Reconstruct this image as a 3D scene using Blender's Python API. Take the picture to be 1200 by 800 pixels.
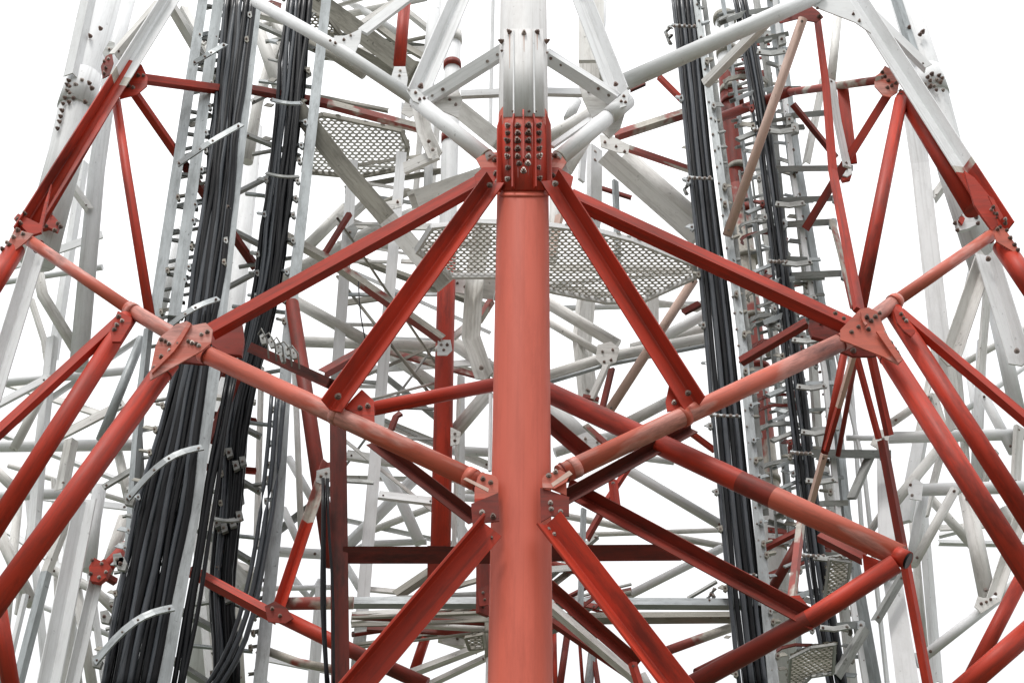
import bpy, math, random
from mathutils import Vector, Matrix
random.seed(7)
for o in list(bpy.data.objects): bpy.data.objects.remove(o)
S = bpy.context.scene; COL = S.collection
R = math.radians
# ---------------- camera ----------------
PITCH = 35.0; F = 1667.0; CAMZ = 1.6
cd = bpy.data.cameras.new('camera'); cam = bpy.data.objects.new('camera', cd); COL.objects.link(cam)
cd.sensor_width = 36; cd.lens = 50; cd.clip_end = 5000; cd.clip_start = .05
cam.location = (0, 0, CAMZ); cam.rotation_euler = (R(90+PITCH), 0, 0); S.camera = cam
cd.dof.use_dof = False
FW = Vector((0, math.cos(R(PITCH)), math.sin(R(PITCH)))); UP = Vector((0, -math.sin(R(PITCH)), math.cos(R(PITCH)))); RT = Vector((1, 0, 0)); C0 = Vector((0, 0, CAMZ))
# ---------------- world, sun, exposure ----------------
W = bpy.data.worlds.new('World'); S.world = W; W.use_nodes = True
nt = W.node_tree; nt.nodes.clear()
sky = nt.nodes.new('ShaderNodeTexSky'); sky.sky_type = 'NISHITA'; sky.sun_disc = False
SUN_EL, SUN_AZ = 62, 203            # azimuth measured clockwise from +Y
sky.sun_elevation = R(SUN_EL); sky.sun_rotation = R(SUN_AZ)
sky.dust_density = 3.0
mx = nt.nodes.new('ShaderNodeMixRGB'); mx.inputs[0].default_value = .93      # thick bright overcast over the clear sky
# standard overcast sky: three times as bright overhead as at the horizon
tc = nt.nodes.new('ShaderNodeTexCoord'); sx = nt.nodes.new('ShaderNodeSeparateXYZ'); nt.links.new(tc.outputs['Generated'], sx.inputs[0])
mr = nt.nodes.new('ShaderNodeMapRange'); mr.inputs['From Min'].default_value = 0; mr.inputs['From Max'].default_value = 1; mr.inputs['To Min'].default_value = 6.2; mr.inputs['To Max'].default_value = 18.6; nt.links.new(sx.outputs[2], mr.inputs['Value'])
vm = nt.nodes.new('ShaderNodeVectorMath'); vm.operation = 'SCALE'; vm.inputs[0].default_value = (1, 1.003, 1.012); nt.links.new(mr.outputs[0], vm.inputs['Scale'])
nt.links.new(vm.outputs[0], mx.inputs[2])
bg = nt.nodes.new('ShaderNodeBackground'); bg.inputs[1].default_value = .1
wo = nt.nodes.new('ShaderNodeOutputWorld')
nt.links.new(sky.outputs[0], mx.inputs[1]); nt.links.new(mx.outputs[0], bg.inputs[0]); nt.links.new(bg.outputs[0], wo.inputs[0])
sl = bpy.data.lights.new('sun', 'SUN'); sl.energy = 1.5; sl.angle = R(12); sl.color = (1, .97, .93)
sun = bpy.data.objects.new('sun', sl); COL.objects.link(sun)
sd = Vector((math.sin(R(SUN_AZ))*math.cos(R(SUN_EL)), math.cos(R(SUN_AZ))*math.cos(R(SUN_EL)), math.sin(R(SUN_EL))))
sun.rotation_euler = sd.to_track_quat('Z', 'Y').to_euler(); sun.location = sd*60
S.view_settings.view_transform = 'Standard'; S.view_settings.look = 'None'; S.view_settings.exposure = 0.15; S.view_settings.gamma = 1
S.render.engine = 'CYCLES'; S.cycles.max_bounces = 6

# ---------------- materials ----------------
def mat(name, base, dirt, dirt_amt=.5, rough=.5, metal=0., scale=(1, 1), patch=None, patch_at=.6, bump=.15, tone=.12, spec=.5, speck=0., grime=0., streak=.35):
    m = bpy.data.materials.new(name); m.use_nodes = True; n = m.node_tree.nodes; l = m.node_tree.links
    p = n['Principled BSDF']; p.inputs['Roughness'].default_value = rough; p.inputs['Metallic'].default_value = metal
    p.inputs['Specular IOR Level'].default_value = spec
    uv = n.new('ShaderNodeTexCoord'); oi = n.new('ShaderNodeObjectInfo')
    mp = n.new('ShaderNodeMapping'); mp.inputs['Scale'].default_value = (scale[0], scale[1], 1); l.new(uv.outputs['UV'], mp.inputs[0])
    ml = n.new('ShaderNodeMath'); ml.operation = 'MULTIPLY'; ml.inputs[1].default_value = 37.; l.new(oi.outputs['Random'], ml.inputs[0])
    def noise(sc, det=5, src=None, rg=.6):
        t = n.new('ShaderNodeTexNoise'); t.noise_dimensions = '4D'; t.inputs['Scale'].default_value = sc; t.inputs['Detail'].default_value = det
        t.inputs['Roughness'].default_value = rg
        l.new(src or mp.outputs[0], t.inputs['Vector']); l.new(ml.outputs[0], t.inputs['W']); return t.outputs['Fac']
    def ramp(src, a, b):
        r = n.new('ShaderNodeMapRange'); r.inputs['From Min'].default_value = a; r.inputs['From Max'].default_value = b; l.new(src, r.inputs['Value']); return r.outputs[0]
    def mix(f, a, b):
        x = n.new('ShaderNodeMixRGB')
        if isinstance(f, float): x.inputs[0].default_value = f
        else: l.new(f, x.inputs[0])
        for i, v in ((1, a), (2, b)):
            if isinstance(v, tuple): x.inputs[i].default_value = (*v, 1)
            else: l.new(v, x.inputs[i])
        return x.outputs[0]
    hi = tuple(min(1, c*(1+tone)) for c in base); lo = tuple(c*(1-tone) for c in base)
    c = mix(ramp(noise(1.1, 3), .35, .65), lo, hi)
    if patch:                                                    # paint of the other colour left in patches
        c = mix(ramp(noise(.9, 4), patch_at-.02, patch_at+.02), c, patch)
    k = ramp(noise(3.2, 9, rg=.76), .47, .70)
    s = n.new('ShaderNodeMath'); s.operation = 'MULTIPLY'; s.inputs[1].default_value = dirt_amt; l.new(k, s.inputs[0])
    c = mix(s.outputs[0], c, dirt)
    if grime:
        s = n.new('ShaderNodeMath'); s.operation = 'MULTIPLY'; s.inputs[1].default_value = grime; l.new(ramp(noise(.9, 7, rg=.7), .54, .66), s.inputs[0])
        c = mix(s.outputs[0], c, tuple(d*.35 for d in dirt))
    if streak:                                                   # thin run marks along the member
        st = n.new('ShaderNodeMapping'); st.inputs['Scale'].default_value = (.5, 26, 1); l.new(uv.outputs['UV'], st.inputs[0])
        s = n.new('ShaderNodeMath'); s.operation = 'MULTIPLY'; s.inputs[1].default_value = streak; l.new(ramp(noise(1.0, 4, st.outputs[0], .6), .52, .68), s.inputs[0])
        c = mix(s.outputs[0], c, dirt)
    if speck:
        s = n.new('ShaderNodeMath'); s.operation = 'MULTIPLY'; s.inputs[1].default_value = speck
        l.new(ramp(noise(16, 3, uv.outputs['Object']), .66, .72), s.inputs[0]); c = mix(s.outputs[0], c, tuple(d*.4 for d in dirt))
    l.new(c, p.inputs['Base Color'])
    rr = n.new('ShaderNodeMapRange'); rr.inputs['To Min'].default_value = max(0, rough-.12); rr.inputs['To Max'].default_value = min(1, rough+.15); l.new(noise(6, 5), rr.inputs['Value']); l.new(rr.outputs[0], p.inputs['Roughness'])
    if bump:
        b = n.new('ShaderNodeBump'); b.inputs['Strength'].default_value = bump; b.inputs['Distance'].default_value = .006; l.new(noise(14, 5), b.inputs['Height']); l.new(b.outputs[0], p.inputs['Normal'])
    return m
M = {}
M['col'] = mat('sun_bleached_red_paint', (.61, .124, .078), (.44, .08, .05), .6, .5, scale=(.35, 2.2), tone=.1, streak=.3, spec=.35, bump=.1)
M['rf'] = mat('chalky_red_paint', (.54, .112, .066), (.14, .05, .035), .5, .48, scale=(.6, 2.5), tone=.18, patch=(.66, .28, .23), patch_at=.54, grime=.8)
M['r'] = mat('red_paint', (.45, .038, .017), (.14, .03, .02), .7, .5, scale=(.5, 2.5), tone=.24, grime=.7, streak=.5, spec=.3)
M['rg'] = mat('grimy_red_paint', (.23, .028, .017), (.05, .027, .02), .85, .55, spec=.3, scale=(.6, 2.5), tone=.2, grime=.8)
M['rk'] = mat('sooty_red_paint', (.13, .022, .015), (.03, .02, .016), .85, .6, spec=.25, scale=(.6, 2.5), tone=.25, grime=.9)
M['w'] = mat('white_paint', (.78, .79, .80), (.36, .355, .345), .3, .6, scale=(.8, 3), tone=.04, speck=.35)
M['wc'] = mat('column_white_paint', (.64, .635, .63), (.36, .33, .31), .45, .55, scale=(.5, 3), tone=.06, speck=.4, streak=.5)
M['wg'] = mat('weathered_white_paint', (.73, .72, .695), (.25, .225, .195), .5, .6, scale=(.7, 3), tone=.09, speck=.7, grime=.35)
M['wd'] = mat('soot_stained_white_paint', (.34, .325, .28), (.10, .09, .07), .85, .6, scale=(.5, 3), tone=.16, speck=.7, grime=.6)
M['g'] = mat('galvanised_steel', (.40, .43, .44), (.16, .17, .17), .8, .42, metal=.25, scale=(1.2, 5), tone=.16, speck=.6)
M['gd'] = mat('dull_galvanised_steel', (.36, .37, .36), (.10, .095, .08), .8, .55, metal=.2, scale=(1, 4), tone=.2, speck=.6)
M['pk'] = mat('pink_weathered_paint', (.62, .44, .37), (.45, .30, .24), .7, .6, scale=(.6, 3), tone=.1, speck=.4)
M['pw'] = mat('flaking_red_over_white_paint', (.34, .07, .055), (.10, .07, .06), .6, .6, scale=(1.3, 1.5), patch=(.55, .52, .46), patch_at=.5, speck=.5)
M['b'] = mat('weathered_bolt_steel', (.15, .10, .085), (.32, .22, .17), .8, .5, metal=.4, scale=(9, 9), tone=.3)
M['bs'] = mat('zinc_bolt_steel', (.36, .31, .28), (.10, .07, .06), .8, .4, metal=.6, scale=(9, 9), tone=.3)
M['k'] = mat('black_cable_jacket', (.004, .0045, .006), (.02, .022, .024), .35, .34, scale=(1.2, 10), tone=.3, spec=.22, bump=.2, streak=.15)
M['k2'] = mat('highlit_cable_jacket', (.045, .052, .062), (.12, .13, .14), .4, .28, scale=(1.2, 10), tone=.3, spec=.4, bump=.2, streak=.2)  # black jacket lightened on some strands to stand in for highlights
M['gr'] = mat('dark_vegetation_ground', (.09, .10, .07), (.05, .05, .04), .6, .9, scale=(.4, .4), tone=.15)  # unseen ground, coloured dark so little light bounces onto the undersides

# ---------------- geometry helpers ----------------
def ray(x, y): return FW + RT*((x-600)/F) + UP*((400-y)/F)
def P(x, y, Y):                    # point of the vertical plane world-y = Y
    r = ray(x, y); return C0 + r*(Y/r.y)
def H(x, y, h):                    # point of the level plane at height h
    r = ray(x, y); return C0 + r*((h-CAMZ)/r.z)
def mpp(p): return (p-C0).dot(FW)/F
def mesh(name, verts, faces, mats, fm=None, uvs=None, parent=None, smooth=False):
    me = bpy.data.meshes.new(name); me.from_pydata([tuple(v) for v in verts], [], faces)
    for m in mats: me.materials.append(M[m])
    if fm: me.polygons.foreach_set('material_index', fm)
    if uvs:
        ul = me.uv_layers.new(name='uv'); k = 0
        flat = []
        for f in uvs:
            for a in f: flat += [a[0], a[1]]
        ul.data.foreach_set('uv', flat)
    if smooth: me.polygons.foreach_set('use_smooth', [len(p.vertices) == 4 for p in me.polygons])
    me.update()
    o = bpy.data.objects.new(name, me); COL.objects.link(o)
    if parent: o.parent = parent; o.matrix_parent_inverse = parent.matrix_world.inverted()
    return o
def frame(pts, i):
    a = pts[max(0, i-1)]; b = pts[min(len(pts)-1, i+1)]; u = (b-a).normalized()
    v = (pts[i]-C0).normalized(); e2 = (v-u*v.dot(u)).normalized(); e1 = e2.cross(u).normalized()
    g = (pts[-1]-pts[0]).normalized()
    up = e1.dot(UP) if abs(g.dot(RT)) > .12*abs(g.dot(UP)) and abs(e1.dot(UP)) > .12 else e1.dot(RT)
    if up < 0: e1 = -e1
    return u, e1, e2
def prof(kind, w, roll=45, t=None):
    """closed profile, scaled so that what the camera sees of it is w wide"""
    if kind == 'o':
        n = t or 20; return [(w/2*math.cos(2*math.pi*k/n), w/2*math.sin(2*math.pi*k/n)) for k in range(n)]
    if kind == 'b':
        th = t if t else .22; pp = [(-.5, -th/2), (.5, -th/2), (.5, th/2), (-.5, th/2)]
    elif kind == 'L':
        th = t if t else .1; f = .05
        pp = [(0, 0), (1-f*.4, 0), (1, f*.4), (1, th), (th+f, th), (th+f*.3, th+f*.3), (th, th+f), (th, 1), (f*.4, 1), (0, 1-f*.4)]
    elif kind == 'C':
        th = .09; d = t if t else .5
        pp = [(0, 0), (d, 0), (d, th), (th, th), (th, 1-th), (d, 1-th), (d, 1), (0, 1)]
    cr, sr = math.cos(R(roll)), math.sin(R(roll))
    q = [(a*cr-b*sr, a*sr+b*cr) for a, b in pp]
    lo = min(a for a, b in q); hi = max(a for a, b in q); s = w/(hi-lo); mb = sum(b for a, b in q)/len(q)
    return [((a-(lo+hi)/2)*s, (b-mb)*s) for a, b in q]
def sweep(name, kind, pts, w, mats, roll=45, t=None, cuts=(), parent=None, lab=None, endcap=True):
    pts = list(pts); ws = w if isinstance(w, (list, tuple)) else [w]*len(pts)
    # rings at the paint boundaries
    L = [0]
    for a, b in zip(pts, pts[1:]): L.append(L[-1]+(b-a).length)
    rings = [(L[i], pts[i], ws[i], i) for i in range(len(pts))]
    for c in cuts:
        s = c*L[-1]
        for i in range(len(pts)-1):
            if L[i] < s < L[i+1]:
                f = (s-L[i])/(L[i+1]-L[i]); rings.append((s, pts[i].lerp(pts[i+1], f), ws[i]*(1-f)+ws[i+1]*f, i+f))
    rings.sort(key=lambda r: r[0])
    V, Fc, fm, uv = [], [], [], []
    n = None
    fr = [frame(pts, i) for i in range(len(pts))]
    for s, p, ww, idx in rings:
        i = int(idx); f = idx-i
        u, e1, e2 = fr[i] if f == 0 else (None, fr[i][1].lerp(fr[i+1][1], f), fr[i][2].lerp(fr[i+1][2], f))
        q = prof(kind, ww, roll, t); n = len(q)
        V += [p+e1*a+e2*b for a, b in q]
    per = [0]
    q = prof(kind, ws[0], roll, t)
    for k in range(n): per.append(per[-1]+math.dist(q[k], q[(k+1) % n]))
    for r in range(len(rings)-1):
        s0, s1 = rings[r][0], rings[r+1][0]; mid = (s0+s1)/2/L[-1]
        mi = sum(1 for c in cuts if c < mid)
        for k in range(n):
            k2 = (k+1) % n; Fc.append((r*n+k, r*n+k2, (r+1)*n+k2, (r+1)*n+k)); fm.append(mi)
            uv.append([(s0, per[k]), (s0, per[k+1]), (s1, per[k+1]), (s1, per[k])])
    for base, mi in ((0, 0), ((len(rings)-1)*n, len(cuts))):
        Fc.append(tuple(base+k for k in (range(n-1, -1, -1) if base == 0 else range(n)))); fm.append(mi); uv.append([(q[k][0], q[k][1]) for k in range(n)])
    o = mesh(name, V, Fc, mats, fm, uv, parent, smooth=(kind == 'o'))
    if lab: o['label'] = lab
    return o
def thing(name, label, cat, loc, group=None):
    o = bpy.data.objects.new(name, None); COL.objects.link(o); o.location = loc; o['label'] = label; o['category'] = cat
    if group: o['group'] = group
    bpy.context.view_layer.update(); return o
def tag(o, label, cat, group=None):
    o['label'] = label; o['category'] = cat
    if group: o['group'] = group
    return o
# one bolt mesh: washer, hexagonal nut, threaded end
def bolt_mesh(name, m):
    V, Fc = [], []
    def ring(n, r, z, ph=0):
        b = len(V)
        for k in range(n): a = 2*math.pi*k/n+ph; V.append((r*math.cos(a), r*math.sin(a), z))
        return b
    def cyl(n, r, z0, z1, ph=0):
        a = ring(n, r, z0, ph); b = ring(n, r*.96, z1, ph)
        for k in range(n): Fc.append((a+k, a+(k+1) % n, b+(k+1) % n, b+k))
        Fc.append(tuple(range(b, b+n)))
    cyl(10, .62, -.05, .1); cyl(6, .5, .1, .55, .3); cyl(8, .27, .55, .95)
    me = bpy.data.meshes.new(name); me.from_pydata(V, [], Fc); me.materials.append(M[m]); me.update()
    return me
BM = {'b': bolt_mesh('bolt', 'b'), 'bs': bolt_mesh('zinc_bolt', 'bs')}
NB = 0
def bolt(p, nrm, size, parent, m='b'):
    global NB
    size *= random.uniform(.76, .92); m = 'bs' if random.random() < .25 else m
    nrm = (nrm+Vector((random.uniform(-.12, .12), 0, random.uniform(-.12, .12)))).normalized()
    o = bpy.data.objects.new('bolt', BM[m]); COL.objects.link(o)
    q = nrm.to_track_quat('Z', 'Y'); o.matrix_world = Matrix.Translation(p) @ q.to_matrix().to_4x4() @ Matrix.Rotation(random.random()*3, 4, 'Z') @ Matrix.Diagonal((size, size, size*random.uniform(.7, 1.15), 1))
    mw = o.matrix_world.copy(); o.parent = parent; o.matrix_parent_inverse = parent.matrix_world.inverted(); o.matrix_world = mw
    NB += 1; return o
TOCAM = Vector((0, -1, -.12)).normalized()
def bolts(par, Y, pts, px=7, m='b', nrm=None):
    for x, y in pts:
        p = P(x, y, Y); bolt(p, (nrm or TOCAM), px*mpp(p)*.95, par, m)
def plate(name, m, poly, Y, par, t=.014, lab=None, bl=None, bpx=7, bm='b'):
    """flat steel plate cut to the outline, thickness t; Y = distance or (distance, distance at the right end)"""
    xs = [p[0] for p in poly]; x0, x1 = min(xs), max(xs)
    Yf = (lambda x: Y) if not isinstance(Y, tuple) else (lambda x: Y[0]+(Y[1]-Y[0])*(x-x0)/(x1-x0))
    A = [P(x, y, Yf(x)) for x, y in poly]; n = len(A)
    nn = Vector((0, 0, 0))
    for i in range(n): nn += A[i].cross(A[(i+1) % n])
    nn.normalize()
    if nn.dot(FW) < 0: nn = -nn
    V = A+[a+nn*t for a in A]; Fc = [tuple(range(n)), tuple(range(2*n-1, n-1, -1))]+[(i, (i+1) % n, n+(i+1) % n, n+i) for i in range(n)]
    uv = [[(V[i].x, V[i].z) for i in f] for f in Fc]
    o = mesh(name, V, Fc, [m], None, uv, par)
    if lab: o['label'] = lab
    if bl:
        for x, y in bl:
            p = P(x, y, Yf(x)); bolt(p, -nn, bpx*mpp(p)*.95, o, bm)
    return o
def endbolts(o, pts, w, n, Yo):
    for i, (a, b) in enumerate(((pts[0], pts[1]), (pts[-1], pts[-2]))):
        u = (b-a).normalized()
        for k in range(n):
            p = a+u*(w*(.5+.75*k)); v = (C0-p).normalized(); nv = (v-u*v.dot(u)).normalized()
            bolt(p+nv*w*Yo, nv, max(w*.26, .03), o)
def mem(par, kind, name, m, w, pts, roll=45, c=None, b=0, lab=None, t=None, w2=None):
    """one steel member; w = width in photo pixels at its first point, turned into metres there"""
    A = [P(*p) for p in pts]; wm = w*mpp(A[0])
    ms = [m]+([x[1] for x in c] if c else []); cuts = [x[0] for x in c] if c else ()
    ww = wm if w2 is None else [wm+(w2*mpp(A[-1])-wm)*i/(len(A)-1) for i in range(len(A))]
    if kind == 'o' and t is None: t = 24 if w > 14 else 14
    o = sweep(name, kind, A, ww, ms, roll, t, cuts, par, lab)
    if b: endbolts(o, A, wm, b, .5 if kind == 'o' else .18)
    return o

# ---------------- ground ----------------
g = mesh('ground', [(-1500, -1500, 0), (1500, -1500, 0), (1500, 1500, 0), (-1500, 1500, 0)], [(0, 1, 2, 3)], ['gr'], None, [[(-1500, -1500), (1500, -1500), (1500, 1500), (-1500, 1500)]]); g['kind'] = 'structure'

# ======================= THE TOWER =======================
T = thing('lattice_tower', 'red and white bolted lattice tower of steel tubes around the thick central column', 'tower', (0, 9.5, 0))
def t(kind, name, m, w, *pts, **k):
    return mem(T, kind, name, m, w, pts, **k)
YC = 9.5
# central column: white above the splice, red below, down to the ground
top = P(613.5, -60, YC); mid = P(613.2, 137, YC); low = P(609.3, 860, YC); foot = Vector((low.x, YC, 0)); RC = .2275
column = sweep('column', 'o', [top, mid, low, foot], RC*2, ['wc', 'col'], t=64, cuts=[(top-mid).length/(top-foot).length], parent=T, lab='thick central tube column, white above and red below')
axis = (mid-low).normalized()
def colpt(x, y, r):
    rr = ray(x, y); c = mid+axis*((P(x, y, YC)-mid).dot(axis))
    dx = P(x, y, YC-r).x-c.x; dx = max(-r*.97, min(r*.97, dx)); n = Vector((dx, -math.sqrt(r*r-dx*dx), 0)).normalized()
    z = P(x, y, YC-abs(n.y)*r).z
    return Vector((c.x, YC, z))+n*r, n
def shell(name, m, x0, x1, y0, y1, r, par, th=.02, teeth=None):
    """curved cover plate hugging the column between photo x0..x1, y0..y1"""
    N = 24; V, Fc, uv = [], [], []
    for k in range(N+1):
        x = x0+(x1-x0)*k/N; yt = teeth(x) if teeth else y0
        a, n = colpt(x, yt, r); b, _ = colpt(x, y1, r); b = Vector((a.x, a.y, b.z)); V += [a, b, b-n*th, a-n*th]
    for k in range(N):
        for j in range(4): Fc.append((4*k+j, 4*k+(j+1) % 4, 4*k+4+(j+1) % 4, 4*k+4+j))
    Fc += [(3, 2, 1, 0), (4*N, 4*N+1, 4*N+2, 4*N+3)]
    uv = [[(V[i].z, V[i].x) for i in f] for f in Fc]
    o = mesh(name, V, Fc, [m], None, uv, par, smooth=True); return o
sp1 = shell('splice_plate', 'wc', 590, 637, 34, 136, RC+.016, column)
rc0 = random.Random(3)
def teeth(x):
    return min(148, 138+abs(((x-586) % 28)-14)*.7+(3 if 600 < x < 626 else 0))
sp2 = shell('splice_plate', 'r', 587.5, 640.5, 138, 222, RC+.022, column, teeth=teeth); sp2['label'] = 'red splice plate studded with rusty bolts'
sh3 = shell('collar', 'col', 583.5, 643.5, 226, 230, RC+.008, column)
for x, ya, yb, mm in ((587.5, 136, 224, 'r'), (602.3, 134, 222, 'r'), (613.2, 129, 190, 'r'), (625, 134, 222, 'r'), (640.5, 134, 224, 'r'), (602, 36, 133, 'w'), (625, 36, 133, 'w')):
    a, n = colpt(x, ya, RC+.02); b, _ = colpt(x, yb, RC+.02); b = Vector((a.x, a.y, b.z)); s = n.cross(Vector((0, 0, 1)))*.007
    d = .045 if mm == 'r' else .006
    V = [a-s, a+s, b+s, b-s, a-s+n*d*.2, a+s+n*d*.2, b+s+n*d, b-s+n*d]; m1 = a.lerp(b, .16)
    V += [m1-s+n*d, m1+s+n*d]
    Fc = [(0, 1, 5, 4), (4, 5, 9, 8), (8, 9, 6, 7), (7, 6, 2, 3), (0, 4, 8, 7, 3), (1, 2, 6, 9, 5)]
    o = mesh('stiffener', V, Fc, [mm], None, [[(V[i].z, V[i].x) for i in f] for f in Fc], column)
for x in (595.2, 607, 619, 631.3):
    for y in (147.5, 156.5, 165.5, 175, 184): p, n = colpt(x, y, RC+.022); bolt(p, n, .056, column)
for x in (595.2, 607, 619, 631.3, 597.4, 614, 629.5):
    ya, yb = (40, rc0.uniform(60, 95)) if x in (597.4, 614, 629.5) else (188, rc0.uniform(200, 219))
    a, n = colpt(x, ya, RC+(.0165 if ya == 40 else .0225)); b, _ = colpt(x, yb, RC); b = Vector((a.x, a.y, b.z)); sv = n.cross(Vector((0, 0, 1)))
    V = [a-sv*.006, a+sv*.006, b+sv*.002, b-sv*.002]; V += [v+n*.001 for v in V]
    mesh('rust_run', V, [(4, 5, 6, 7), (0, 1, 5, 4), (1, 2, 6, 5), (2, 3, 7, 6), (3, 0, 4, 7)], ['pk' if ya == 40 else 'rg'], None, None, column)
for x, y in ((595.5, 197), (595, 210), (631, 197), (631.5, 210), (608.5, 192), (618.5, 192), (613.5, 201)):
    p, n = colpt(x, y, RC+.022); bolt(p, n, .054, column)
for x, y in ((597.4, 38), (614, 39.5), (629.5, 38), (601, 131), (620, 131), (628, 131), (588.5, 49), (640, 49), (588.5, 60), (641, 62)):
    p, n = colpt(x, y, RC+.016); bolt(p, n, .05 if y < 60 else .028, column)

# --- tubes and braces of the near face: pixel positions only locate the nodes, each node has its own distance
RT1 = 'rf'
t('o', 'ring_tube', 'rf', 24, (566, 567, 9.35), (237, 413, 9.8))
t('o', 'ring_tube', 'rf', 18.5, (243, 416, 9.8), (150, 361, 10))
t('o', 'ring_tube', 'rf', 15, (153, 363, 10), (33, 281, 10.6))
t('o', 'ring_tube', 'rf', 24, (656, 556, 9.35), (994, 397, 9.8))
t('o', 'ring_tube', 'rf', 18.5, (988, 399, 9.8), (1052, 351, 10))
t('o', 'ring_tube', 'rf', 15, (1048, 354, 10), (1168, 271, 10.6))
for x, y, tx, ty, Y, w in ((556, 562, -9, -4.3, 9.36, 25.4), (398, 488, -7, -3.3, 9.57, 24.6), (668, 550.5, 9, -4.3, 9.36, 25.4), (798, 489.5, 7, -3.3, 9.53, 24.6), (157, 366, -4, -2.6, 9.98, 20.5), (1046, 355.5, 4, -2.7, 9.98, 20.5)):
    t('o', 'tube_collar', 'rf', w, (x, y, Y), (x+tx, y+ty, Y+.01))
# long angles from the upper node
t('L', 'angle_brace', 'r', 20, (572, 209, 9.55), (247, 389, 9.75), roll=38, b=0)
t('L', 'angle_brace', 'r', 22, (667, 231, 9.5), (994, 382, 9.75), roll=52)
t('L', 'angle_brace', 'r', 26, (579, 210, 9.3), (387, 477, 9.45), roll=232, b=1)
t('L', 'angle_brace', 'r', 27, (646, 208, 9.3), (815, 474, 9.45), roll=222, b=1)
t('L', 'angle_brace', 'r', 34, (576, 616, 9.15), (398, 826, 9.2), roll=190, b=0)
t('L', 'angle_brace', 'r', 32, (644, 608, 9.15), (822, 838, 9.2), roll=255, b=0)
# upper node gussets
plate('gusset_plate', 'r', [(556, 205), (566, 196), (586, 196), (586, 226), (574, 228), (560, 222)], 9.45, T, bl=[(581, 204), (583, 213), (578, 218)])
plate('gusset_plate', 'r', [(642, 196), (654, 196), (672, 207), (668, 226), (656, 232), (642, 228)], 9.45, T, bl=[(648, 206), (650, 215), (654, 222)])
plate('gusset_plate', 'rf', [(558, 186), (568, 180), (586, 178), (586, 200), (567, 203)], 9.5, T, bl=[(574, 184), (580, 188)])
plate('gusset_plate', 'rf', [(642, 178), (658, 182), (664, 190), (656, 202), (642, 200)], 9.5, T, bl=[(645, 186), (651, 183)])
# lower node gussets
plate('gusset_plate', 'rf', [(560, 558), (564, 553), (580, 557), (584, 562), (584, 583), (566, 588), (556, 584), (556, 572)], 9.25, T, bl=[(566, 561), (575, 565)])
plate('gusset_plate', 'rg', [(552, 590), (584, 577), (585, 610), (566, 612), (554, 620)], 9.22, T, bl=[(565, 600), (578, 605), (573, 624), (576, 631)])
plate('gusset_plate', 'rf', [(635, 561), (638, 556), (656, 550), (668, 556), (664, 564), (650, 572), (636, 571)], 9.2, T, bl=[(643, 557), (651, 553)], bm='bs')
plate('gusset_plate', 'rg', [(633, 571), (667, 582), (667, 604), (646, 604), (634, 611)], 9.22, T, bl=[(645, 589), (646, 596), (657, 599), (643, 620), (650, 626), (655, 620)], bm='bs')
plate('gusset_plate', 'pk', [(543, 561), (546, 559), (573, 572), (572, 576)], 9.1, T, t=.01)
plate('gusset_plate', 'pk', [(667, 551), (671, 555), (648, 570), (646, 566)], 9.1, T, t=.01)
plate('gusset_plate', 'rf', [(645, 572), (664, 562), (664, 580)], 9.24, T)
plate('gusset_plate', 'r', [(556, 584), (584, 583), (584, 592), (556, 594)], 9.24, T)
# mid-brace gussets
plate('gusset_plate', 'r', [(424, 456), (438, 469), (439, 495), (404, 478), (410, 470)], 9.5, T, bl=[(431, 476), (422, 478)])
plate('gusset_plate', 'r', [(784, 451), (812, 474), (782, 482), (780, 470)], 9.5, T, bl=[(790, 472)])
# left node plate and right node plate with their bolts
n1 = plate('node_plate', 'rf', [(182, 406), (186, 396), (206, 380), (219, 376), (226, 381), (241, 378), (249, 386), (247, 402), (236, 411), (206, 428), (176, 445), (175, 440)], 9.5, T,
      bl=[(213, 393), (208, 404), (221, 400), (230, 403), (236, 392), (243, 389), (199, 412), (189, 418), (180.5, 432), (189, 398), (194, 400), (198, 403), (233, 405), (225, 402)], bpx=6, lab='pale red gusset plate joining six members')
plate('plate_rib', 'rf', [(221, 377), (224, 379), (212, 400), (203, 412), (178, 437), (177, 434), (200, 408)], 9.47, T, t=.03)
plate('end_plate', 'rg', [(247, 384), (284, 380), (286, 398), (283, 416), (262, 414), (248, 404)], 9.9, T, t=.05)
plate('gusset_plate', 'rf', [(985, 386), (1008, 362), (1018, 360), (1028, 365), (1034, 378), (1040, 392), (1057, 422), (1053, 427), (1036, 418), (996, 402), (985, 398)], 9.5, T,
      bl=[(979, 367), (989, 373), (1006, 383), (998, 389), (1016, 372), (1018, 386), (1033, 390), (1044, 402), (1049, 409), (1053, 416), (1021, 376), (1026, 371), (1031, 367), (1036, 391)], bpx=6, lab='pale red gusset plate beside the right cable ladder')
plate('plate_rib', 'rf', [(1009, 364), (1011, 363), (1014, 376), (1017, 379), (1014, 381), (1010, 374)], 9.45, T, t=.03)
plate('plate_rib', 'rf', [(1027, 388), (1035, 386), (1058, 421), (1053, 425)], 9.46, T, t=.02)
plate('end_plate', 'rg', [(949, 374), (958, 368), (972, 370), (985, 381), (984, 396), (968, 398), (952, 394), (948, 384)], 9.9, T, t=.05, bl=[(976, 383), (962, 379)], bpx=5)
plate('under_plate', 'rg', [(975, 402), (996, 399), (1036, 414), (1022, 417), (1000, 417), (978, 409)], 10.0, T, t=.03, bl=[(1000, 411)])
plate('under_plate', 'rg', [(222, 420), (237, 411), (262, 417), (254, 426), (236, 426), (212, 424)], 10.0, T, t=.03)
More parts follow.
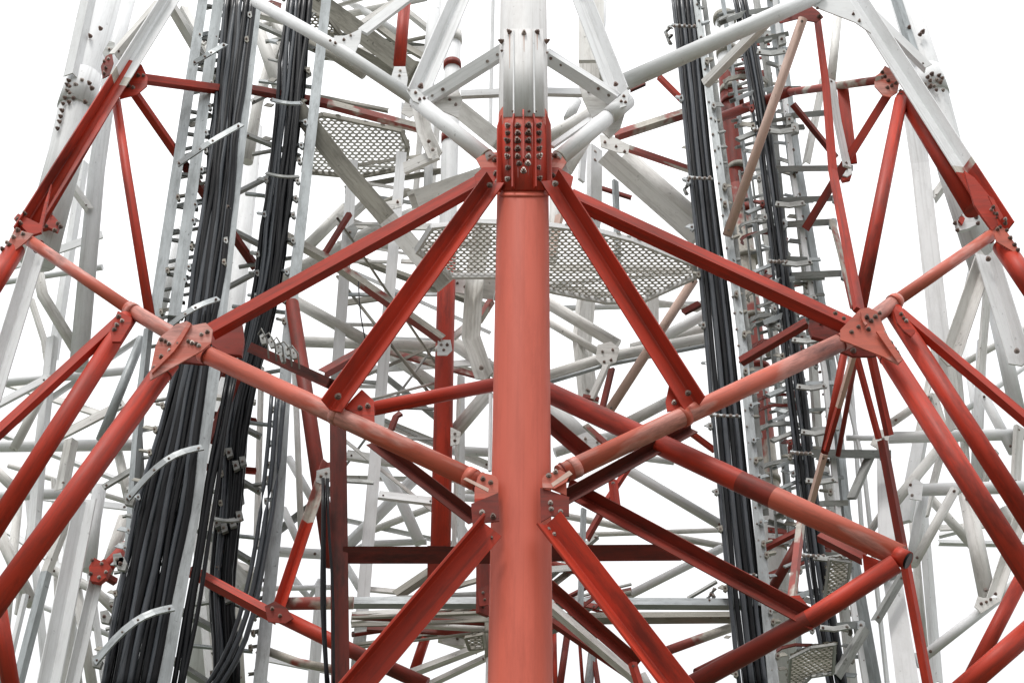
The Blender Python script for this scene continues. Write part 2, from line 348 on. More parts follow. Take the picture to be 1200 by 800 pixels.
# tubes going down from the outer nodes
t('o', 'tube_brace', 'r', 25, (198, 425, 9.75), (-25, 734, 9.3), lab='thick red tube brace running down left from the node')
t('o', 'tube_brace', 'r', 21, (150, 372, 10), (-12, 627, 9.7))
t('L', 'angle_brace', 'r', 15, (146, 371, 9.95), (-12, 516, 9.8), roll=40)
t('o', 'tube_brace', 'r', 24, (1034, 405, 9.75), (1222, 700, 9.3))
t('o', 'tube_brace', 'r', 21, (1047, 364, 10), (1214, 623, 9.7))
t('L', 'angle_brace', 'r', 15, (1053, 366, 9.95), (1212, 500, 9.8), roll=50)
plate('gusset_plate', 'r', [(138, 364), (154, 372), (153, 380), (141, 400), (131, 400), (129, 386)], 9.8, T, t=.03, bl=[(139, 371), (143, 376), (134, 386), (137, 381)], bpx=6)
plate('gusset_plate', 'r', [(1047, 362), (1058, 366), (1073, 388), (1068, 394), (1060, 388), (1052, 378)], 9.8, T, t=.03, bl=[(1056, 368), (1059, 373), (1062, 376)], bpx=5)
t('o', 'tube_brace', 'r', 17, (1198, 676, 10.4), (1128, 812, 10.6))
t('o', 'tube_brace', 'r', 25, (1215, 731, 9.4), (1116, 817, 9.5))
t('o', 'tube_brace', 'r', 20, (-6, 690, 10.2), (14, 812, 10.4))
# left upper node of the near face and the long flanged brace (white then red)
t('L', 'angle_brace', 'w', 21, (203, -8, 11), (25, 275, 10.6), roll=215, c=[(.375, 'pw'), (.41, 'r')], lab='long angle brace painted white above, red below')
t('o', 'tube_brace', 'w', 12, (203, -8, 11.1), (40, 268, 10.7), c=[(.34, 'r')], w2=17)
t('L', 'angle_brace', 'wg', 13, (187, 4, 11.4), (134, 66, 11.4), roll=60, b=1)
plate('gusset_plate', 'r', [(16, 256), (21, 250), (46, 262), (52, 238), (60, 215), (48, 272), (36, 276)], 10.55, T, t=.03, bl=[(21, 257), (24, 262), (29, 251)], bpx=6)
plate('gusset_plate', 'rf', [(3, 298), (17, 268), (39, 274), (29, 284), (9, 300)], 10.5, T, bl=[(3, 292), (8, 284), (16, 278), (21, 270), (27, 274), (11, 287)], bpx=6)
t('o', 'tube_brace', 'r', 23, (18, 292, 10.6), (-20, 352, 10.4))
plate('gusset_plate', 'r', [(150, 95), (160, 73), (166, 76), (173, 91), (172, 101), (160, 111), (147, 114), (140, 116), (142, 105)], 11.0, T, bl=[(155, 88.5), (162, 89), (168, 89), (147, 89), (144, 94), (151, 101), (156, 103), (139, 102), (137, 109), (135, 114), (144, 100)], bpx=5, lab='red gusset plate where four braces meet near the left leg')
t('L', 'ring_angle', 'r', 13, (170, 93, 11.1), (258, 105, 11.6), roll=35)
t('o', 'tube_brace', 'r', 10.5, (136, 118, 11.05), (148, 200, 11), (176, 372, 10.9))
t('L', 'angle_brace', 'r', 11.5, (158, 110, 11.1), (300, 314, 12.8), roll=60, c=[(.36, 'rg')])
t('L', 'angle_brace', 'wg', 13, (201, 8, 11.5), (262, 112, 12.2), roll=62)
# right upper node
t('L', 'angle_brace', 'w', 22, (1000, -8, 11), (1178, 268, 10.6), roll=235, c=[(.755, 'pw'), (.78, 'r')], lab='long angle brace painted white above, red below')
t('o', 'tube_brace', 'r', 17, (1058, 112, 11.05), (1142, 246, 10.8), w2=25)
t('L', 'angle_brace', 'w', 13, (1008, 3, 11.4), (1087, 80, 11.4), roll=35, b=1)
plate('gusset_plate', 'w', [(928, -6), (960, 10), (1002, 26), (1021, 39), (1014, 28), (990, -6)], 10.8, T, lab='broad white gusset plate at the top', bl=[(1000, 17), (1007, 25), (958, 10)], bpx=4)
plate('gusset_plate', 'rg', [(905, 18), (925, 8), (945, 3), (960, 14), (965, 20), (957, 26), (935, 22), (915, 27)], 11.0, T, bl=[(941, 24), (960, 20), (925, 18)], bpx=6)
plate('gusset_plate', 'rf', [(1025, 90), (1032, 85), (1037, 77), (1046, 82), (1054, 96), (1052, 108), (1043, 114), (1035, 112), (1025, 101)], 11.0, T, bl=[(1034, 85), (1037, 90), (1041, 95), (1040, 103), (1045, 101), (1033, 91), (1050, 98), (1055, 107), (1056, 112)], bpx=5)
t('o', 'ring_tube', 'pw', 10, (1030, 94, 11), (926, 108, 12.4))
t('o', 'ring_tube', 'rg', 12, (926, 107, 12.4), (838, 140, 13.4))
t('o', 'tube_brace', 'r', 15, (1056, 117, 11), (1007, 362, 10.6))
t('L', 'angle_brace', 'r', 10, (1041, 110, 11.1), (990, 192, 11.6), (944, 268, 12.2), roll=120, c=[(.52, 'rg')])
t('C', 'channel_brace', 'r', 13, (988, 106, 11.7), (997, 184, 11.7), roll=0, b=1)
t('o', 'tube_brace', 'pk', 11, (941, 22, 11), (852, 276, 12.2), b=1)
t('b', 'flat_bar', 'r', 8, (957, 16, 11.1), (968, 100, 11.1), (976, 200, 11), (1007, 364, 10.3), w2=13, t=.5)
t('o', 'tube_brace', 'wg', 10, (982, 18, 11.9), (974, 96, 11.9))
t('b', 'flat_bar', 'w', 9, (974, 94, 11.5), (981, 140, 11.5), (993, 196, 11.5), t=.3, b=1)
t('L', 'angle_brace', 'wg', 9, (965, 92, 13.5), (945, 192, 13.5), roll=60)
t('L', 'angle_brace', 'rg', 8, (929, 122, 12.4), (980, 185, 12.8), roll=60)
t('b', 'flat_bar', 'pw', 7, (975, 258, 12), (986, 300, 12), (1000, 362, 12), t=.4)
plate('gusset_plate', 'r', [(1130, 200), (1142, 208), (1160, 230), (1162, 240), (1170, 262), (1163, 270), (1150, 252), (1142, 240)], 10.5, T, t=.03, bl=[(1162, 246), (1166, 250), (1169, 255)], bpx=5)
plate('gusset_plate', 'rf', [(1165, 274), (1172, 265), (1178, 268), (1194, 292), (1190, 296), (1168, 283)], 10.45, T, bl=[(1178, 262), (1180, 270), (1184, 279), (1189, 287), (1193, 293), (1169, 269), (1172, 266)], bpx=5.5)
t('o', 'tube_brace', 'r', 24, (1175, 288, 10.6), (1216, 348, 10.4))
plate('gusset_plate', 'r', [(1158, 229), (1164, 232), (1176, 254), (1172, 258)], 10.4, T, bl=[(1164, 243), (1168, 251), (1178, 257)], bpx=5)
# white crown above the upper node
t('o', 'ring_tube', 'w', 20, (578, 191, 9.55), (488, 118, 9.9))
t('o', 'ring_tube', 'w', 16, (491, 120, 9.9), (388, 52, 10.3), (300, 2, 10.8))
t('o', 'ring_tube', 'w', 20, (650, 190, 9.55), (722, 129, 9.9))
t('o', 'tube_collar', 'w', 20.5, (712, 137.5, 9.84), (735, 118, 9.92))
t('o', 'ring_tube', 'w', 21, (728, 98, 10), (905, 19, 10.6), (960, -6, 10.8))
t('L', 'angle_brace', 'w', 19, (590, 60, 9.7), (498, 118, 9.9), roll=20, b=2)
t('L', 'angle_brace', 'w', 19, (638, 64, 9.7), (722, 117, 9.9), roll=68, b=2)
t('b', 'flat_bar', 'w', 11, (540, 111, 10.1), (590, 109, 10.1), t=.6)
t('b', 'flat_bar', 'w', 11, (638, 108, 10.1), (684, 109, 10.1), t=.6)
t('L', 'angle_brace', 'w', 26, (488, 113, 9.85), (545, -18, 10.1), roll=222, b=1)
t('L', 'angle_brace', 'w', 25, (726, 110, 9.85), (676, -18, 10.1), roll=228, b=1)
t('b', 'flat_bar', 'w', 8, (574, 182, 9.75), (508, 128, 9.95), t=.5)
t('b', 'flat_bar', 'w', 8, (646, 172, 9.75), (692, 140, 9.95), t=.5)
plate('gusset_plate', 'wg', [(505, 118), (535, 101), (542, 116), (537, 138), (515, 128)], 9.95, T, bl=[(534, 123), (527, 117)], bpx=4)
plate('gusset_plate', 'wg', [(680, 104), (700, 99), (722, 114), (718, 122), (694, 138), (683, 116)], 9.95, T, bl=[(708, 111), (712, 116), (690, 108)], bpx=4)
plate('gusset_plate', 'w', [(476, 106), (488, 104), (506, 121), (500, 125), (484, 118)], 9.8, T, bl=[(487, 109), (492, 117), (497, 116)], bpx=4.5)
plate('gusset_plate', 'w', [(718, 120), (735, 104), (738, 108), (734, 124), (722, 128)], 9.8, T, bl=[(731, 113), (728, 119), (733, 120)], bpx=4.5)
plate('gusset_plate', 'wg', [(703, 152), (722, 132), (735, 124), (727, 150), (714, 162)], 10.0, T)
t('b', 'flat_bar', 'w', 13, (480, -4, 10.3), (425, 38, 10.3), t=.3)
plate('gusset_plate', 'w', [(403, 42), (410, 40), (424, 33), (422, 48), (416, 62), (405, 60), (390, 52), (392, 42)], 10.2, T, bl=[(393, 51), (387, 48), (411, 42), (403, 47)], bpx=4)

# tube crossing behind the column and the open-ended outrigger on the right
t('o', 'tube_brace', 'r', 17, (436, 479, 10), (582, 450, 10.4), lab='red tube passing behind the central column')
t('o', 'tube_brace', 'r', 24, (628, 453, 10.2), (1056, 652, 9.3), c=[(.6, 'rg'), (.69, 'rf')], lab='long red tube brace with soot marks running to the open corner')
t('o', 'tube_brace', 'r', 23, (1050, 660, 9.25), (954, 722, 9.5), (812, 801, 10.1), c=[(.42, 'rg')])
# open tube end
pe = P(1062, 655, 9.24); o = sweep('open_tube_end', 'o', [P(1050, 650, 9.27), P(1064, 656.5, 9.23)], 22*mpp(pe), ['r'], t=24, parent=T)
sweep('tube_bore_shade', 'o', [P(1061, 655.2, 9.235), P(1065.2, 657.1, 9.227)], 19*mpp(pe), ['k'], t=24, parent=T)  # solid black disc, painted in for the shade inside the tube
t('L', 'angle_brace', 'rg', 22, (664, 570, 9.75), (957, 728, 9.5), roll=235, lab='red angle brace with sooty upper flange')
t('L', 'angle_brace', 'rk', 17, (812, 500, 9.9), (660, 584, 9.6), roll=230)
plate('gusset_plate', 'r', [(1011, 649), (1036, 658), (1014, 676)], 9.5, T, bl=[(1031, 659)], bpx=4)
plate('gusset_plate', 'r', [(924, 698), (937, 697), (950, 713), (962, 726), (935, 720)], 9.7, T, bl=[(930, 706), (944, 724)], bpx=5)
t('L', 'angle_brace', 'rg', 14, (960, 628, 10.8), (1012, 655, 10.6), roll=40)
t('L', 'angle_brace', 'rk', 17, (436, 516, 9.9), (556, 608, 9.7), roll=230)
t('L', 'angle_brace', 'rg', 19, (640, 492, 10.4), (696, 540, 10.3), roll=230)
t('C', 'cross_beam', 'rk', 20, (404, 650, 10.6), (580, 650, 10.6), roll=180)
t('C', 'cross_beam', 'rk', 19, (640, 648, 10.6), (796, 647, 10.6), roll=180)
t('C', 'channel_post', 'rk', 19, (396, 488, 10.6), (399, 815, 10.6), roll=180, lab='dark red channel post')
t('o', 'tube_post', 'rg', 16, (342, 355, 12.4), (360, 470, 12.2), (388, 660, 11.8))
t('L', 'angle_brace', 'pw', 14, (384, 540, 11.6), (325, 716, 11.6), roll=230, c=[(.42, 'r')])
t('o', 'tube_brace', 'r', 17, (326, 720, 11.6), (420, 766, 11.6), (500, 802, 11.6), c=[(.4, 'rg')])
t('L', 'angle_brace', 'r', 15, (222, 668, 11.9), (325, 724, 11.6), roll=45)
t('o', 'ring_tube', 'pw', 15, (330, 707, 11.7), (414, 706, 11.7))
plate('gusset_plate', 'rg', [(310, 710), (322, 704), (336, 712), (344, 724), (334, 730), (314, 728)], 11.5, T, bl=[(319, 713), (328, 721)], bpx=5)
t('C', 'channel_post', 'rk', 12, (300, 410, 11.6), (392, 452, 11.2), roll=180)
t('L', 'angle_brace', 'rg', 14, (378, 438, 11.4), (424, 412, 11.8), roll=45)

t('L', 'angle_brace', 'wg', 14, (900, 24, 11), (826, 99, 11.8), roll=45, b=1, lab='cream brace dropping left from the broad white plate')
t('o', 'tube_brace', 'rg', 10, (262, 424, 12.4), (240, 470, 12.6), (228, 540, 12.8))
t('L', 'angle_brace', 'rg', 12, (284, 425, 12.2), (246, 520, 12.4), roll=45)
t('L', 'angle_brace', 'rg', 13, (946, 378, 10.4), (868, 424, 10.8), roll=45)
t('L', 'angle_brace', 'rg', 9, (880, 650, 12.6), (936, 622, 12.6), roll=45, b=1)
t('o', 'tube_brace', 'rg', 12, (905, 690, 12.8), (935, 636, 12.6))
t('L', 'angle_brace', 'pw', 10, (940, 600, 11.4), (928, 702, 10.6), roll=60)
t('o', 'tube_brace', 'wg', 15, (300, 26, 14), (314, 66, 14), (330, 112, 14))
t('o', 'tube_brace', 'wg', 9, (300, 50, 14.2), (308, 30, 14.2), (320, 27, 14.2), (330, 44, 14.2), (322, 80, 14.2))
t('o', 'tube_brace', 'wg', 12, (330, 30, 14.6), (302, 120, 14.6), (290, 190, 14.6))
t('L', 'angle_brace', 'wg', 12, (302, 16, 13.4), (350, 28, 13.4), roll=45, b=1)
plate('gusset_plate', 'rg', [(306, 4), (318, 0), (330, 4), (328, 14), (312, 12)], 13.2, T, bl=[(312, 6), (320, 5), (325, 9)], bpx=4)
plate('gusset_plate', 'rg', [(118, 78), (124, 66), (131, 62), (133, 74), (128, 88), (120, 92)], 12.0, T, bl=[(122, 72), (127, 69), (124, 80), (122, 86)], bpx=4)
plate('gusset_plate', 'gd', [(120, 62), (128, 48), (134, 50), (133, 62), (124, 70)], 12.1, T, bl=[(128, 58), (132, 60)], bpx=4)
t('L', 'angle_brace', 'wg', 13, (214, 10, 13.4), (246, 66, 13.2), roll=45)
t('b', 'flat_bar', 'wg', 8, (236, 52, 13), (250, 38, 13), t=.4, b=1)
t('C', 'channel_brace', 'wg', 22, (246, 640, 13.4), (292, 692, 13.4), roll=180)
t('L', 'angle_brace', 'wg', 14, (250, 655, 13.6), (300, 672, 13.6), roll=45)
# ---------------- white legs and far members ----------------
LW = 12.6
legA = t('o', 'leg_tube', 'w', 36, (131, -30, LW), (92, 110, LW), (77, 180, LW), (44, 306, LW), lab='thick white leg at the far left with a bolted splice')
spl = t('o', 'splice_sleeve', 'w', 40, (99, 90, LW-.02), (87.5, 128, LW-.02))
for x, y in ((79, 95), (75, 100), (80, 102), (87, 100), (94, 94), (75, 107), (80, 110), (84, 115), (72, 115), (70, 122), (69, 130), (67, 137), (66, 143), (63.5, 151), (77, 120), (103, 98), (106, 104), (98, 120), (104, 43), (95, 50), (116, 34), (92, 60)):
    p = P(x+(4.5 if x < 78 else 2), y, LW-.22); bolt(p, Vector((-.5 if x < 80 else -.1, -.85, -.1)).normalized(), 5.4*mpp(p), legA)
t('L', 'leg_angle', 'w', 18, (108, -20, LW-.25), (84, 90, LW-.25), roll=45)
fl = plate('flange_plate', 'r', [(46, 262), (50, 252), (58, 249), (62, 252), (70, 261), (66, 270), (56, 266), (49, 268)], LW-.3, T, t=.06, bl=[(50, 254), (59, 250), (68, 262), (64, 270), (54, 265), (71, 266)], bpx=6)
t('o', 'leg_tube', 'w', 17, (155, -20, 13.4), (133, 64, 13.3), (113, 200, 13.2), (92, 430, 13))
t('L', 'leg_angle', 'w', 22, (44, 288, 12.2), (-12, 470, 12.2), roll=222, b=1)
t('L', 'leg_angle', 'w', 12, (98, 190, 15.5), (62, 420, 15.5), roll=45)
t('L', 'angle_brace', 'wg', 11, (80, 212, 13), (105, 246, 13), roll=45, b=1)
t('o', 'tube_brace', 'wg', 13, (42, 306, 13.2), (50, 346, 13.2), (88, 408, 13.2))
t('b', 'flat_bar', 'wg', 8, (36, 350, 13.6), (52, 400, 13.6), (58, 440, 13.6), t=.4)
t('o', 'ring_tube', 'w', 14, (-15, 523, 13.5), (162, 521, 13.5))
t('o', 'ring_tube', 'w', 12.5, (-15, 581, 13.5), (82, 578, 13.5))
t('b', 'flat_bar', 'w', 10, (-10, 478, 12.9), (56, 443, 12.9), t=.4, b=1)
t('o', 'tube_brace', 'wg', 11, (16, 526, 13.2), (60, 442, 13.2))
t('L', 'leg_angle', 'w', 14, (62, 395, 13.4), (48, 520, 13.4), (38, 640, 13.4), roll=50)
t('L', 'leg_angle', 'wg', 16, (84, 515, 13), (72, 575, 13), roll=45, b=1)
t('o', 'tube_brace', 'g', 11, (166, 396, 12.2), (118, 515, 12.2))
t('b', 'flat_bar', 'wg', 11, (146, 472, 12.8), (60, 516, 12.8), t=.3, b=1)
t('b', 'flat_bar', 'gd', 8, (121, 571, 12.2), (164, 545, 12.2), t=.5, b=1)
t('o', 'tube_brace', 'w', 16, (117, 570, 13.2), (110, 610, 13.2), (104, 668, 13.2))
t('o', 'tube_brace', 'wg', 11, (138, 528, 13.6), (152, 590, 13.6))
t('o', 'tube_brace', 'wg', 15, (146, 606, 12.9), (124, 672, 12.9))
t('o', 'tube_brace', 'wg', 14, (-12, 600, 13.6), (38, 708, 13.6), b=1)
t('o', 'tube_brace', 'wg', 12, (-8, 548, 13.8), (20, 575, 13.8))
t('L', 'leg_angle', 'w', 25, (100, 585, 12.6), (54, 815, 12.6), roll=215, lab='broad white leg angle at the lower left')
t('L', 'leg_angle', 'wg', 13, (81, 600, 12.9), (55, 668, 12.9), (18, 812, 12.9), roll=45, c=[(.35, 'g')])
t('L', 'leg_angle', 'w', 16, (114, 672, 12.5), (82, 812, 12.5), roll=225)
t('L', 'leg_angle', 'w', 8, (30, 696, 12.9), (2, 812, 12.9), roll=45)
t('b', 'flat_bar', 'wg', 7, (36, 610, 14), (20, 720, 14), t=.4)
t('o', 'tube_brace', 'wg', 12, (90, 690, 13.8), (110, 815, 13.8))
t('o', 'tube_brace', 'wg', 11, (62, 668, 13.8), (110, 690, 13.7), (136, 716, 13.6), b=1)
t('b', 'flat_bar', 'wg', 14, (82, 720, 14.2), (72, 812, 14.2), t=.3)
plate('flange_plate', 'r', [(104, 664), (110, 653), (118, 657), (122, 654), (130, 664), (124, 676), (116, 682), (106, 680)], 12.4, T, t=.07, bl=[(108, 656), (119, 660), (106, 672), (116, 676), (124, 670)], bpx=5)
t('o', 'tube_brace', 'r', 15, (122, 668, 12.5), (148, 640, 12.8))
t('L', 'angle_brace', 'rg', 10, (122, 674, 12.5), (136, 682, 12.6), roll=45)
t('o', 'leg_tube', 'w', 22, (297, 150, 15.5), (270, 400, 15.5), (246, 610, 15.5), (232, 812, 15.5))
t('o', 'tube_brace', 'w', 10, (212, 268, 14.8), (186, 378, 14.8))
# right side
legB = t('o', 'leg_tube', 'w', 31, (1053, -20, LW), (1094, 108, LW), (1117, 200, LW), (1156, 318, LW), lab='thick white leg at the far right with a bolted splice')
t('o', 'splice_sleeve', 'w', 35, (1086, 84, LW-.02), (1095, 112, LW-.02))
for x, y in ((1092, 87), (1100, 89), (1084, 99), (1090, 95), (1095, 101), (1102, 97), (1105, 106), (1097, 106), (1090, 102), (1098, 94), (1104, 92), (1087, 91), (1078, 41), (1081, 38), (1065, 33)):
    p = P(x, y, LW-.22); bolt(p, Vector((.4 if x > 1095 else .1, -.85, -.1)).normalized(), 5.2*mpp(p), legB)
t('L', 'leg_angle', 'g', 12, (1047, -12, LW-.2), (1070, 60, LW-.2), roll=45)
plate('flange_plate', 'w', [(1120, 262), (1126, 253), (1134, 247), (1146, 252), (1147, 262), (1134, 268), (1124, 270)], LW-.3, T, t=.06, bl=[(1119, 262), (1122, 270), (1126, 256), (1133, 250), (1144, 255), (1146, 262), (1138, 248)], bpx=5.5)
plate('flange_plate', 'r', [(1123, 258), (1127, 251), (1131, 256), (1128, 263)], LW-.34, T, t=.03)
t('C', 'leg_channel', 'w', 20, (1068, 128, 13.2), (1080, 205, 13.2), (1104, 420, 13), roll=180)
t('L', 'angle_brace', 'wg', 12, (1093, 234, 13), (1109, 212, 13), roll=40, b=1)
t('L', 'leg_angle', 'wg', 22, (1156, 296, 12.3), (1112, 425, 12.3), roll=225)
t('L', 'leg_angle', 'w', 26, (1156, 296, 12.2), (1196, 425, 12.2), roll=225, b=1)
t('b', 'flat_bar', 'wg', 10, (1158, 330, 13.5), (1148, 450, 13.5), t=.4)
t('o', 'leg_tube', 'w', 17, (1163, 350, 13.6), (1192, 480, 13.6))
t('b', 'flat_bar', 'w', 8, (1140, 310, 14), (1120, 400, 14), t=.4)
t('L', 'leg_angle', 'wg', 18, (1108, 410, 13), (1120, 505, 13), roll=45, b=1)
t('o', 'ring_tube', 'w', 14, (1030, 513, 13.5), (1215, 508, 13.5))
t('o', 'ring_tube', 'w', 15, (1066, 574, 13.3), (1215, 570, 13.3))
t('o', 'ring_tube', 'w', 7, (992, 513, 13.6), (1034, 513, 13.6))
t('o', 'tube_brace', 'wg', 10, (1044, 496, 13.4), (1090, 464, 13.4), b=1)
t('L', 'angle_brace', 'wg', 13, (1092, 462, 13.4), (1104, 502, 13.4), roll=45)
t('b', 'flat_bar', 'w', 17, (1078, 518, 14), (1060, 612, 14), t=.3)
t('o', 'tube_brace', 'wg', 12, (1100, 526, 13.3), (1036, 604, 13.3))
t('b', 'flat_bar', 'wg', 9, (1102, 535, 13.7), (1084, 605, 13.7), t=.4)
t('o', 'tube_brace', 'w', 12, (1152, 462, 13.5), (1188, 530, 13.5), b=1)
t('o', 'leg_tube', 'w', 12, (1151, 400, 13.9), (1143, 575, 13.9))
t('b', 'flat_bar', 'wg', 12, (1194, 500, 13.4), (1190, 570, 13.4), t=.4, b=1)
t('L', 'angle_brace', 'wg', 9, (1122, 430, 13.6), (1132, 540, 13.6), roll=45)
t('L', 'angle_brace', 'wg', 11, (1166, 528, 13.9), (1150, 572, 13.9), roll=45)
t('C', 'leg_channel', 'w', 13, (1034, 512, 13.3), (1040, 640, 13), (1066, 815, 12.8), roll=180, w2=26)
t('o', 'tube_brace', 'w', 13, (1082, 580, 13.5), (1068, 662, 13.5))
t('o', 'tube_brace', 'wg', 11, (1119, 574, 13.2), (1071, 660, 13.2), b=1)
t('o', 'tube_brace', 'wg', 19, (1133, 580, 12.9), (1158, 704, 12.9), b=1)
t('L', 'angle_brace', 'wg', 16, (1198, 600, 12.8), (1164, 704, 12.8), roll=225, b=1)
t('o', 'tube_brace', 'w', 12, (1210, 668, 13), (1160, 708, 13))
t('o', 'tube_brace', 'w', 12, (1168, 702, 12.7), (1084, 768, 12.7), b=1)
plate('gusset_plate', 'wg', [(1142, 710), (1146, 698), (1152, 700), (1171, 700), (1172, 704), (1150, 718)], 12.6, T, bl=[(1150, 707), (1156, 705), (1161, 702)], bpx=4)
plate('gusset_plate', 'w', [(1064, 572), (1072, 560), (1082, 566), (1080, 586), (1066, 584)], 13.1, T, bl=[(1069, 580), (1067, 568)], bpx=4)
plate('gusset_plate', 'wg', [(1020, 520), (1026, 508), (1036, 502), (1044, 504), (1040, 520), (1030, 526)], 12.2, T, bl=[(1035, 514), (1038, 504)], bpx=4)
t('o', 'tube_brace', 'wg', 9, (1012, 634, 13.2), (1036, 598, 13.2))
t('b', 'flat_bar', 'w', 6, (1073, 765, 12.9), (1078, 782, 12.9), t=.5)
t('o', 'tube_brace', 'wg', 11, (1082, 574, 14.2), (1146, 646, 14.2))
t('o', 'tube_brace', 'wg', 14, (1175, 596, 14.2), (1195, 625, 14.2))
# red bars fanning out under the right node
t('L', 'angle_brace', 'r', 11, (1020, 412, 10.6), (1042, 510, 11), roll=45)
t('L', 'angle_brace', 'rg', 12, (1034, 516, 11.1), (1090, 815, 11.6), roll=60, c=[(.42, 'r')])
t('L', 'angle_brace', 'r', 8, (1003, 414, 10.7), (1030, 514, 11.2), roll=45)
t('L', 'angle_brace', 'pk', 8, (1001, 414, 10.6), (968, 528, 11.4), roll=60, c=[(.55, 'r')])
t('L', 'angle_brace', 'pk', 9, (966, 532, 11.4), (949, 594, 11.8), roll=60, b=1)
t('o', 'tube_brace', 'rg', 6, (1003, 420, 11.6), (982, 534, 12.4))
t('o', 'tube_brace', 'r', 9, (990, 410, 12), (966, 532, 12.6))
t('L', 'angle_brace', 'gd', 11, (1026, 728, 12.6), (1058, 674, 12.6), roll=60, b=1)
t('L', 'angle_brace', 'gd', 13, (1014, 736, 12.6), (980, 792, 12.6), roll=60)
t('b', 'flat_bar', 'gd', 11, (1020, 534, 12.8), (998, 584, 12.8), t=.4)

